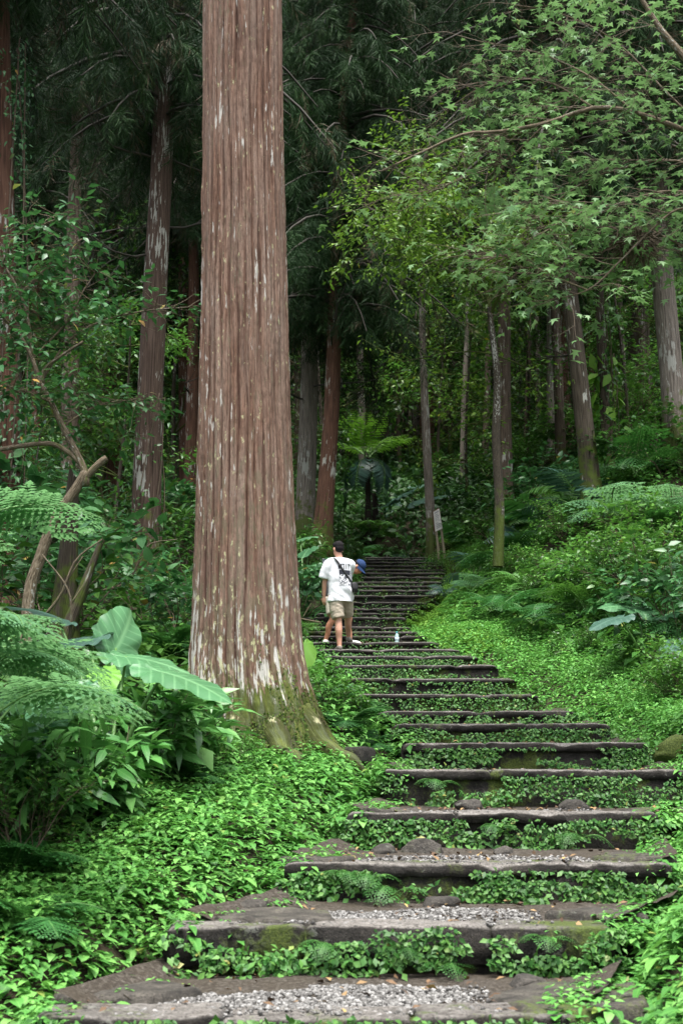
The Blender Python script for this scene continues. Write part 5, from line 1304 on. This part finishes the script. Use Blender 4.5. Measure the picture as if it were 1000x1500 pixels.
# ------------------------------------------------------------------ the two men and their things
DG = bpy.context.evaluated_depsgraph_get
def fuse(name, g, mat, parent, vox=.011, smooth=4, loc=None, fac=.5):
    """one continuous skin over overlapping lofts"""
    o = put(name, g, mat, parent)
    m = o.modifiers.new('r', 'REMESH'); m.mode = 'VOXEL'; m.voxel_size = vox; m.use_smooth_shade = True
    if smooth:
        s = o.modifiers.new('s', 'SMOOTH'); s.iterations = smooth; s.factor = fac
    bpy.context.view_layer.update()
    dg = DG(); me = bpy.data.meshes.new_from_object(o.evaluated_get(dg)); o.modifiers.clear(); old = o.data; o.data = me; bpy.data.meshes.remove(old)
    if not me.materials: me.materials.append(mat)
    me.polygons.foreach_set('use_smooth', np.ones(len(me.polygons), bool))
    return o
V3 = lambda *a: np.array(a, float)
def limb(pts, rad, n=18, seg=14, flat=None):
    pts = np.asarray(pts, float); q = catmull(pts, n); r = np.interp(np.linspace(0, 1, n), np.linspace(0, 1, len(rad)), rad)
    return tube(q, r if flat is None else np.stack([r, r * flat], 1), seg)
def hand(w, d, palmn, curl=.5, s=1.0, side=1):
    """palm plus five curled fingers from wrist w along d; palmn = palm normal"""
    d = nrm(d); pn = nrm(palmn - d * (palmn @ d)); sd = np.cross(d, pn) * side
    out = [tube(np.array([w - d * .02, w + d * .03 * s, w + d * .075 * s, w + d * .095 * s]), np.array([[.026, .02], [.036, .017], [.042, .015], [.036, .012]]) * s, 10, up=pn)]
    for k, (o, L) in enumerate(((-.03, .062), (-.01, .075), (.011, .07), (.03, .055))):
        p = w + d * .085 * s + sd * o * s; a = p + (d * math.cos(curl * .5) + pn * math.sin(curl * .5)) * L * .45 * s; b = a + (d * math.cos(curl * 1.4) + pn * math.sin(curl * 1.4)) * L * .35 * s; c = b + (d * math.cos(curl * 2.2) + pn * math.sin(curl * 2.2)) * L * .3 * s
        out.append(tube(np.array([p - d * .015, p, a, b, c]), np.array([.009, .0095, .009, .008, .006]) * s, 7))
    p = w + d * .03 * s - sd * .03 * s; a = p + (d * .6 - sd * .6 + pn * .25) * .035 * s; b = a + (d * .9 - sd * .1 + pn * .3) * .03 * s
    out.append(tube(np.array([p + sd * .012, p, a, b]), np.array([.013, .012, .010, .007]) * s, 7))
    return join(out)
def foot(ank, toe_dir, s=1.0, L=.26):
    t = nrm(V3(toe_dir[0], toe_dir[1], 0)); h = ank * V3(1, 1, 0)
    z0 = ank[2] - .075 * s
    q = np.array([h - t * .06 + V3(0, 0, z0 + .04), h + V3(0, 0, z0 + .045), h + t * .09 + V3(0, 0, z0 + .038), h + t * .16 + V3(0, 0, z0 + .028), h + t * .2 + V3(0, 0, z0 + .02)])
    return tube(catmull(q, 14), np.stack([np.interp(np.linspace(0, 1, 14), [0, .12, .35, .7, .92, 1], [.02, .036, .038, .048, .036, .012]), np.interp(np.linspace(0, 1, 14), [0, .12, .4, .8, 1], [.02, .04, .038, .026, .01])], 1) * s, 12, up=V3(0, 0, 1))
def head_geo(c, fwd, s=1.0, up=V3(0, 0, 1)):
    """skull, jaw, nose, lips, ears; c = head centre"""
    f = nrm(fwd); u = nrm(up - f * (up @ f)); r = np.cross(f, u)
    Mx = np.stack([r, f, u], 1)
    def B(c_, rad): g = ball((0, 0, 0), rad, 18, 12); g.v = (g.v + np.array(c_)) * s @ Mx.T + c; return g
    out = [B((0, -.008, .025), (.077, .096, .092)), B((0, .03, -.045), (.06, .066, .07)), B((0, .058, -.082), (.03, .03, .024)), B((0, .099, -.008), (.011, .014, .026)), B((0, .106, -.026), (.016, .014, .011)),
           B((0, .088, -.055), (.024, .012, .008)), B((-.03, .083, .015), (.017, .01, .007)), B((.03, .083, .015), (.017, .01, .007)), B((0, .088, .032), (.05, .012, .01)), B((-.08, -.005, -.01), (.01, .022, .034)), B((.08, -.005, -.01), (.01, .022, .034))]
    return join(out), Mx
def eyes(c, Mx, parent, s=1.0):
    g = []
    for q in (-.031, .031):
        b = ball((0, 0, 0), (.011, .007, .006), 10, 7); b.v = (b.v + np.array((q, .088, .004))) * s @ Mx.T + c; g.append(b)
    put('eyes', join(g), M['hair'], parent)

# --- man in the white tee: stands with his back to us, left foot on one step, right foot on the next
D1 = 22.85; z1 = step_top(D1) + .005; x1 = P(498, 950, D1)[0]; z2 = step_top(23.75) + .005 - z1
man = root('person', 'man in an oversized white tee with a black back print, seen from behind', 'person', (x1, D1, z1))
yaw = R(24)
def rot(v): return V3(v[0] * math.cos(yaw) - v[1] * math.sin(yaw), v[0] * math.sin(yaw) + v[1] * math.cos(yaw), v[2])
LH, RH = V3(-.085, .06, .93), V3(.085, .10, .94)
LK, RK = V3(-.03, .03, .50), V3(.125, .36, .60)
LA, RA = V3(-.01, .0, .085), V3(.14, .62, z2 + .085)
LS, RS = V3(-.175, .02, 1.43), V3(.165, .15, 1.44)
LE, LWr = V3(-.25, .06, 1.14), V3(-.262, .10, .90)
RE, RWr = V3(.10, .42, 1.24), V3(-.14, .46, 1.40)
NB, HC = V3(-.01, .09, 1.50), V3(-.035, .11, 1.675)
face = V3(-.52, .85, -.12)
hg, HM = head_geo(HC, face)
parts = [limb([LH + V3(0, 0, .06), LH, (LH + LK) / 2, LK, LK * .62 + LA * .38 + V3(0, -.02, 0), LK * .3 + LA * .7, LA], [.10, .095, .08, .058, .06, .047, .036], 26), foot(LA, V3(-.3, 1, 0)),
         limb([RH + V3(0, 0, .06), RH, (RH + RK) / 2, RK, RK * .62 + RA * .38 + V3(0, -.02, 0), RK * .3 + RA * .7, RA], [.10, .095, .08, .058, .06, .047, .036], 26), foot(RA, V3(.15, 1, 0)),
         tube(catmull([V3(0, .08, .86), V3(0, .07, 1.0), V3(-.005, .08, 1.15), V3(-.01, .085, 1.33), V3(-.01, .085, 1.45), V3(-.012, .09, 1.52)], 20), np.stack([np.interp(np.linspace(0, 1, 20), [0, .2, .45, .7, .88, 1], [.15, .165, .15, .175, .15, .06]), np.interp(np.linspace(0, 1, 20), [0, .2, .45, .7, .88, 1], [.105, .11, .10, .115, .09, .055])], 1), 20, up=V3(.35, -1, 0)),
         limb([NB - V3(0, 0, .04), NB + V3(-.01, .01, .06), HC - V3(0, 0, .06)], [.064, .058, .056]),
         limb([LS * .7 + NB * .3, LS, (LS + LE) / 2, LE, (LE + LWr) / 2, LWr], [.055, .06, .048, .04, .038, .027], 22), hand(LWr, V3(-.02, .06, -1), V3(.6, .8, 0), .5, 1.0, 1),
         limb([RS * .7 + NB * .3, RS, (RS + RE) / 2, RE, (RE + RWr) / 2, RWr], [.055, .06, .048, .04, .038, .027], 22), hand(RWr, V3(-.62, .1, .55), V3(-.3, -.9, .1), .55, 1.0, -1), hg]
fuse('body', join(parts), M['skin'], man, .0085, 3)
eyes(HC, HM, man)
# short black hair, cropped at the nape
hr = []
for (c_, rad) in (((0, -.018, .052), (.083, .098, .083)), ((0, -.045, .005), (.078, .068, .07)), ((0, .03, .09), (.068, .07, .045))):
    g = ball((0, 0, 0), rad, 30, 20); dd = nrm(g.v); g.v *= (1 + .07 * (vn(dd[:, 0] * 9, dd[:, 2] * 9 + dd[:, 1] * 5, 3) - .4))[:, None]; g.v = (g.v + np.array(c_)) @ HM.T + HC; hr.append(g)
fuse('hair', join(hr), M['hair'], man, .007, 5)
def crease(o, amp, sx=9, sz=7, top=9.0):
    me = o.data; n = len(me.vertices); co = np.zeros(n * 3); me.vertices.foreach_get('co', co); co = co.reshape(-1, 3); no = np.zeros(n * 3); me.vertices.foreach_get('normal', no); no = no.reshape(-1, 3)
    q = np.abs(fbm(co[:, 0] * sx + co[:, 2] * sz * .6, co[:, 2] * sz - co[:, 0] * sx * .4 + co[:, 1] * 5, 7) - .45)
    co += no * (amp * (q * 3 - .35))[:, None]; me.vertices.foreach_set('co', co.ravel()); me.update()
# oversized tee
tee = [tube(catmull([V3(.005, .07, .80), V3(.005, .07, .95), V3(-.002, .075, 1.15), V3(-.01, .08, 1.33), V3(-.01, .085, 1.44), V3(-.012, .09, 1.50), V3(-.012, .092, 1.525)], 26), np.stack([np.interp(np.linspace(0, 1, 26), [0, .25, .5, .72, .88, .97, 1], [.212, .208, .205, .212, .19, .10, .07]), np.interp(np.linspace(0, 1, 26), [0, .25, .5, .72, .88, .97, 1], [.15, .148, .145, .145, .12, .075, .065])], 1), 28, up=V3(.35, -1, 0)),
       limb([LS * .55 + NB * .45 - V3(0, 0, .03), LS - V3(0, 0, .02), (LS + LE) / 2 + V3(-.012, 0, 0), LE * .92 + LS * .08 + V3(-.01, 0, .02)], [.085, .095, .10, .10], 16), limb([RS * .55 + NB * .45 - V3(0, 0, .03), RS - V3(0, 0, .02), (RS + RE) / 2, RE * .85 + RS * .15], [.085, .09, .09, .09], 16)]
shirt = fuse('tee_shirt', join(tee), M['shirt'], man, .011, 4)
me = shirt.data; co = np.zeros(len(me.vertices) * 3); me.vertices.foreach_get('co', co); co = co.reshape(-1, 3)
wr = (fbm(co[:, 0] * 7 + co[:, 2] * 3, co[:, 2] * 5 + co[:, 1] * 4, 5) -   .45) * .085 * np.clip((1.45 - co[:, 2]) / .5, 0, 1); no = np.zeros_like(co).ravel(); me.vertices.foreach_get('normal', no); no = no.reshape(-1, 3)
co += no * wr[:, None]; me.vertices.foreach_set('co', co.ravel()); me.update()
st = [tube(catmull([V3(.0, .08, .99), V3(0, .08, .88), V3(0, .08, .80)], 8), np.stack([np.full(8, .185), np.full(8, .14)], 1), 22, up=V3(.35, -1, 0)),
      limb([LH + V3(0, 0, .0), (LH + LK) / 2, LK * .82 + LH * .18, LK + V3(0, 0, .03)], [.12, .118, .112, .11], 14, 18), limb([RH, (RH + RK) / 2, RK * .82 + RH * .18, RK * .95 + RH * .05], [.12, .115, .105, .10], 14, 18)]
crease(fuse('shorts', join(st), M['shorts'], man, .012, 3), .02, 7, 13)
for ank, td in ((LA, V3(-.3, 1, 0)), (RA, V3(.15, 1, 0))):
    g = foot(ank, td, 1.17); g.v[:, 2] += .008; sole = foot(ank, td, 1.22); sole.v[:, 2] = np.minimum(sole.v[:, 2], ank[2] - .055); o = fuse('shoe', join([g, limb([ank - V3(0, .01, .05), ank - V3(0, .01, .0)], [.05, .05], 6)]), M['shoe_grey'], man, .009, 2)
# back print: letters over a dark rectangular picture, projected on the cloth
tree = BVHTree.FromPolygons([Vector(v.co) for v in me.vertices], [tuple(p.vertices) for p in me.polygons])
bd = nrm(V3(-.34, .94, 0)); br = V3(bd[1], -bd[0], 0)   # into the back / to the right along it
bo = V3(.035, 0, 1.24) - bd * .8
PK = [1.0, 1.0, 0.0]
def on_back(u, w, out=.004):
    u = u * PK[0] + PK[2]; w = w * PK[1]
    o = bo + br * u + V3(0, 0, w); h = tree.ray_cast(Vector(o), Vector(bd))
    if h[0] is None: return o + bd * .7
    return np.array(h[0]) - bd * out
def patch(u0, u1, w0, w1, nu=10, nw=10, out=.004, slant=0):
    U, W = np.meshgrid(np.linspace(u0, u1, nu), np.linspace(w0, w1, nw)); q = np.array([on_back(a + slant * (b - w0), b, out) for a, b in zip(U.ravel(), W.ravel())])
    return gridg(q[:, 0].reshape(U.shape), q[:, 1].reshape(U.shape), q[:, 2].reshape(U.shape))
PK[:] = [1.25, 1.15, .02]
put('back_print', patch(-.075, .095, -.155, .06, 14, 18), M['print'], man)
put('print_band', patch(-.075, .08, .0, .062, 12, 6, .007), M['ink'], man)
put('print_stripe', patch(.102, .118, -.10, .085, 4, 14, .006), M['ink_grey'], man)
lt = []
for (u0, u1, w0, w1, sl) in ((-.07, -.058, .075, .15, -.25), (-.088, -.076, .075, .15, .1), (-.04, -.03, .075, .15, -.2), (-.012, -.002, .075, .15, -.1), (-.042, -.002, .138, .15, 0), (.02, .030, .075, .15, -.05), (.055, .063, .075, .15, 0), (.045, .085, .138, .15, 0), (.075, .085, .125, .15, 0)):
    lt.append(patch(u0, u1, w0, w1, 3, 8, .006, sl))
put('print_letters', join(lt), M['ink'], man)
PK[:] = [1.0, 1.0, 0.0]
# crossbody bag: strap from the left shoulder to a pouch at the right hip
bag = root('crossbody_bag', 'small black crossbody bag with a strap across the back of the white tee', 'bag', (x1, D1, z1))
sp_ = []
for t in np.linspace(0, 1, 26):
    u = -.135 + .30 * t - .02 * math.sin(t * 3.14); w = .262 - .40 * t
    sp_.append(on_back(u, w, .012))
sp_ = np.array([sp_[0] + bd * .12 + V3(0, 0, -.02), sp_[0] + bd * .06 + V3(0, 0, .022)] + sp_); g = tube(catmull(sp_, 50), np.tile([[.017, .004]], (50, 1)), 8, up=-bd); put('strap', g, M['black'], bag)
pc = sp_[-1] + br * .035 - bd * .03 + V3(0, 0, -.06); g = slab(.10, .07, .17, 3, 10, .012, .02); g.v = g.v[:, :1] * br + g.v[:, 1:2] * (bd * 1) + V3(0, 0, 1) * (g.v[:, 2:3] + .085) + pc; put('pouch', g, M['black'], bag)
# phone in his raised hand
pcn = RWr + nrm(V3(-.62, .1, .55)) * .115 + V3(-.03, .03, .02); ph = root('phone', 'dark phone held up in front of the man in white', 'phone', tuple(V3(x1, D1, z1) + pcn)); ph.rotation_euler = (R(-8), 0, yaw + .3)
def rbox(sx, sy, sz, b=.006):
    g = slab(sx, sz, sy, 1, 6, 0, b); return g
g = slab(.085, .012, .175, 1, 6, 0.0, .005); g.v[:, 2] += .0875; put('case', g, M['phone_edge'], ph)
g = slab(.078, .004, .165, 1, 6, 0.0, .001); g.v[:, 2] += .0825; g.v[:, 1] -= .0075; put('screen', g, M['phone'], ph)

# --- man in the blue cap, bending forward behind him
D2 = 24.0; zb = step_top(D2) + .005; x2 = P(496, 940, D2)[0]
man2 = root('person', 'man in a blue cap and white shoes bending forward behind the man in white', 'person', (x2, D2, zb))
LH, RH = V3(-.13, -.03, .80), V3(-.10, .15, .80)
LK, RK = V3(-.10, -.1, .45), V3(.17, .12, .50)
LA, RA = V3(-.22, -.04, .085), V3(.19, .04, .085)
CH, NB, HC = V3(.10, .04, 1.16), V3(.22, .0, 1.255), V3(.325, -.02, 1.325)
LS, RS = V3(.13, -.12, 1.17), V3(.15, .22, 1.17)
LE, LWr = V3(.10, -.10, .86), V3(.10, -.08, .66)
RE, RWr = V3(.14, .26, .86), V3(.12, .16, .66)
face = V3(.55, -.25, -.78)
hg, HM = head_geo(HC, face, 1.0, V3(.75, -.1, .55))
parts = [limb([LH + V3(0, 0, .04), LH, (LH + LK) / 2, LK, LK * .62 + LA * .38 + V3(-.02, 0, 0), LK * .3 + LA * .7, LA], [.095, .09, .075, .055, .055, .043, .034], 26), foot(LA, V3(.25, .95, 0)),
         limb([RH + V3(0, 0, .04), RH, (RH + RK) / 2, RK, RK * .62 + RA * .38 + V3(-.02, 0, 0), RK * .3 + RA * .7, RA], [.095, .09, .075, .055, .055, .043, .034], 26), foot(RA, V3(.95, -.3, 0)),
         limb([V3(-.14, .06, .78), V3(-.10, .06, .93), V3(0, .05, 1.06), CH, NB - V3(.03, 0, 0)], [.13, .145, .14, .13, .06], 20, 18),
         limb([NB - V3(.05, 0, .02), NB, HC - V3(.05, 0, .02)], [.06, .056, .055]),
         limb([CH, LS, (LS + LE) / 2, LE, (LE + LWr) / 2, LWr], [.05, .058, .046, .04, .036, .026], 20), hand(LWr, V3(.6, .2, -.7), V3(0, 1, 0), .6),
         limb([CH, RS, (RS + RE) / 2, RE, (RE + RWr) / 2, RWr], [.05, .058, .046, .04, .036, .026], 20), hand(RWr, V3(.5, -.3, -.7), V3(0, -1, 0), .6, 1, -1), hg]
fuse('body', join(parts), M['skin_tan'], man2, .009, 3)
eyes(HC, HM, man2)
g = ball((0, 0, 0), (.084, .1, .09), 24, 16); g.v = (g.v + np.array((0, -.022, .032))) @ HM.T + HC; put('hair', g, M['hair'], man2)
# cap: dome and curved bill
g = ball((0, 0, 0), (.088, .108, .096), 26, 18); g.v[:, 2] = np.maximum(g.v[:, 2], -.012); g.v = (g.v + np.array((0, -.006, .055))) @ HM.T + HC
cap = put('cap', g, M['cap'], man2)
U, W = np.meshgrid(np.linspace(-1, 1, 15), np.linspace(0, 1, 6)); yy = .085 * np.sqrt(np.clip(1 - U * U, 0, 1)) + W * .085 * np.sqrt(np.clip(1 - (U * .98) ** 2, 0, 1)); zz = .045 - .05 * U * U * (W * .7 + .3) - .012 * W
b1 = np.stack([U * .085, yy + .01, zz], -1).reshape(-1, 3); b2 = b1 + np.array([0, 0, .006])
def tr(q): return q @ HM.T + HC
ga = tr(b1); gb = tr(b2)
put('bill', join([gridg(*[q.reshape(U.shape) for q in ga.T]), gridg(*[q.reshape(U.shape) for q in gb.T])]), M['cap'], cap)
fuse('tee_shirt', join([limb([V3(-.15, .06, .80), V3(-.10, .06, .94), V3(0, .05, 1.06), CH, NB - V3(.03, 0, .0)], [.165, .175, .17, .16, .075], 20, 20), limb([CH, LS, (LS + LE) / 2], [.08, .085, .085], 10), limb([CH, RS, (RS + RE) / 2], [.08, .085, .085], 10)]), M['dkgrey'], man2, .012, 3)
fuse('shorts', join([limb([V3(-.13, .06, .72), V3(-.12, .06, .84), V3(-.09, .06, .93)], [.15, .165, .16], 8, 20), limb([LH, (LH + LK) / 2, LK + V3(-.01, 0, .05)], [.115, .11, .10], 12, 16), limb([RH, (RH + RK) / 2, RK * .9 + RH * .1], [.115, .11, .10], 12, 16)]), M['shorts2'], man2, .012, 3)
for ank, td in ((LA, V3(.25, .95, 0)), (RA, V3(.95, -.3, 0))):
    g = foot(ank, td, 1.17); g.v[:, 2] += .008; fuse('shoe', join([g, limb([ank - V3(0, 0, .05), ank], [.047, .045], 6)]), M['shoe_white'], man2, .009, 2)

# ------------------------------------------------------------------ bottle and notice board
D3 = 23.75; p = P(581, 938, D3); zt = step_top(D3)
bt = root('water_bottle', 'clear plastic water bottle with a teal cap at the right end of a step', 'bottle', (p[0], D3, zt + .003))
def lathe(prof, n=24):
    pr = np.array(prof, float); a = np.linspace(0, 6.2832, n, endpoint=False); A, K = np.meshgrid(a, np.arange(len(pr))); r = pr[:, 0][K]; return gridg(r * np.cos(A), r * np.sin(A), pr[:, 1][K], wrap=True)
put('shell', lathe([(.001, 0), (.03, .0), (.034, .006), (.034, .05), (.031, .055), (.034, .06), (.034, .12), (.032, .14), (.022, .165), (.0135, .18), (.0135, .20), (.001, .20)]), M['pet'], bt)
put('label_band', lathe([(.0345, .068), (.0352, .069), (.0352, .115), (.0345, .116)]), M['bottle_label'], bt)
put('cap', lathe([(.0145, .186), (.016, .187), (.016, .206), (.014, .209), (.001, .209)]), M['bottle_cap'], bt)

D4 = 41.3; pb = P(648, 802, D4); zb = H1(pb[0], pb[1])
tl, tr_, br_, bl = P(634, 750, D4 - .1), P(642.5, 745, D4 + .2), P(647.5, 774, D4 + .2), P(637, 779, D4 - .1)
sg = root('notice_board', 'small leaning white notice board with faded lines on two posts beside the upper stairs', 'sign', (pb[0], D4, zb)); off = V3(pb[0], D4, zb)
nb = nrm(np.cross(tr_ - tl, bl - tl)); nb = nb if nb[1] < 0 else -nb
def board(u0, u1, w0, w1, n0, n1):
    q = []
    for nn in (n0, n1):
        for (u, w) in ((u0, w0), (u1, w0), (u1, w1), (u0, w1)):
            q.append((tl * (1 - u) + tr_ * u) * (1 - w) + (bl * (1 - u) + br_ * u) * w + nb * nn - off)
    return geo(np.array(q), [(0, 1, 2, 3), (7, 6, 5, 4), (0, 4, 5, 1), (1, 5, 6, 2), (2, 6, 7, 3), (3, 7, 4, 0)])
put('board', board(-.05, 1.05, -.02, 1.02, -.03, 0), M['sign_back'], sg, False)
pn_ = put('face', board(0, 1, 0, 1, .002, .006), M['sign_board'], sg, False)
ln = [board(.15, .8, .08, .12, .008, .009)]
for k, (a, b) in enumerate(((.2, .6), (.18, .85), (.2, .8), (.2, .7), (.55, .85), (.2, .5), (.2, .85), (.2, .75), (.2, .8))):
    ln.append(board(a, b, .2 + k * .082, .2 + k * .082 + .028, .008, .009))
put('faded_lines', join(ln), M['ink_grey'], pn_, False)
for a, b in (((bl * .65 + br_ * .35), P(644, 806, D4)), ((tr_ * .9 + br_ * .1) + V3(.03, .03, 0), P(652, 804, D4 + .2))):
    e = b - off; e[2] = H1(b[0], b[1]) - off[2] - .15; q = catmull([a - off - nb * .05, (a - off + e) / 2 + V3(.01, 0, 0) - nb * .03, e], 10)
    put('post', tube(q, np.linspace(.034, .042, 10), 8), M['sign_post'], sg)
for pr in (FA, FB, FC, FD, FAm, FBm, FDm, FAf, FBf, FCf, FDf, FS, LONG, *SH, *US):   # prototypes nothing used
    if pr.name not in proto_used:
        for ch in list(pr.children): bpy.data.objects.remove(ch)
        bpy.data.objects.remove(pr)  # unused
# ------------------------------------------------------------------ light, air, camera
w = bpy.data.worlds.new('World'); SC.world = w; w.use_nodes = True
nt = w.node_tree; nt.nodes.clear()
bg = nt.nodes.new('ShaderNodeBackground'); sk = nt.nodes.new('ShaderNodeTexSky'); ow = nt.nodes.new('ShaderNodeOutputWorld')
sk.sky_type = 'NISHITA'; sk.sun_disc = False; sk.sun_elevation = R(75); sk.sun_rotation = R(175); sk.air_density = 1.0; sk.dust_density = 5.0; sk.ozone_density = 1.0
bg.inputs[1].default_value = .072
hs = nt.nodes.new('ShaderNodeHueSaturation'); hs.inputs['Saturation'].default_value = .35   # overcast: the blue is washed out
nt.links.new(sk.outputs[0], hs.inputs['Color']); nt.links.new(hs.outputs[0], bg.inputs[0]); nt.links.new(bg.outputs[0], ow.inputs[0])
sl = bpy.data.lights.new('sun', 'SUN'); sl.energy = 1.5; sl.angle = R(32); sl.color = (1, .97, .92)
so = bpy.data.objects.new('sun', sl); COL.objects.link(so); so.location = (0, 0, 40)
# sun from behind-left of the camera
az = R(175); el = R(75); sdir = Vector((math.sin(az) * math.cos(el), math.cos(az) * math.cos(el), math.sin(el)))
so.rotation_euler = sdir.to_track_quat('Z', 'Y').to_euler()
cd = bpy.data.cameras.new('camera'); co_ = bpy.data.objects.new('camera', cd); COL.objects.link(co_); SC.camera = co_
co_.location = (0, 0, CAM_Z); co_.rotation_euler = (math.pi / 2 + PITCH, 0, 0)
cd.sensor_fit = 'VERTICAL'; cd.sensor_height = 36; cd.lens = 36 * F_PX / 1500; cd.clip_end = 600; cd.clip_start = .1
cd.dof.use_dof = True; cd.dof.focus_distance = 16.5; cd.dof.aperture_fstop = 4.5
v = SC.view_settings; v.view_transform = 'Standard'; v.look = 'None'; v.gamma = 1; v.use_curve_mapping = False; v.exposure = EXPOSURE
c = SC.cycles; c.use_denoising = True; c.max_bounces = 6; c.diffuse_bounces = 3; c.glossy_bounces = 2; c.transmission_bounces = 4; c.transparent_max_bounces = 4; c.caustics_reflective = c.caustics_refractive = False; c.sample_clamp_indirect = 4
c.use_adaptive_sampling = True; c.adaptive_threshold = .008
print('objects', len(SC.objects), 'unique faces', sum(len(m.polygons) for m in bpy.data.meshes))
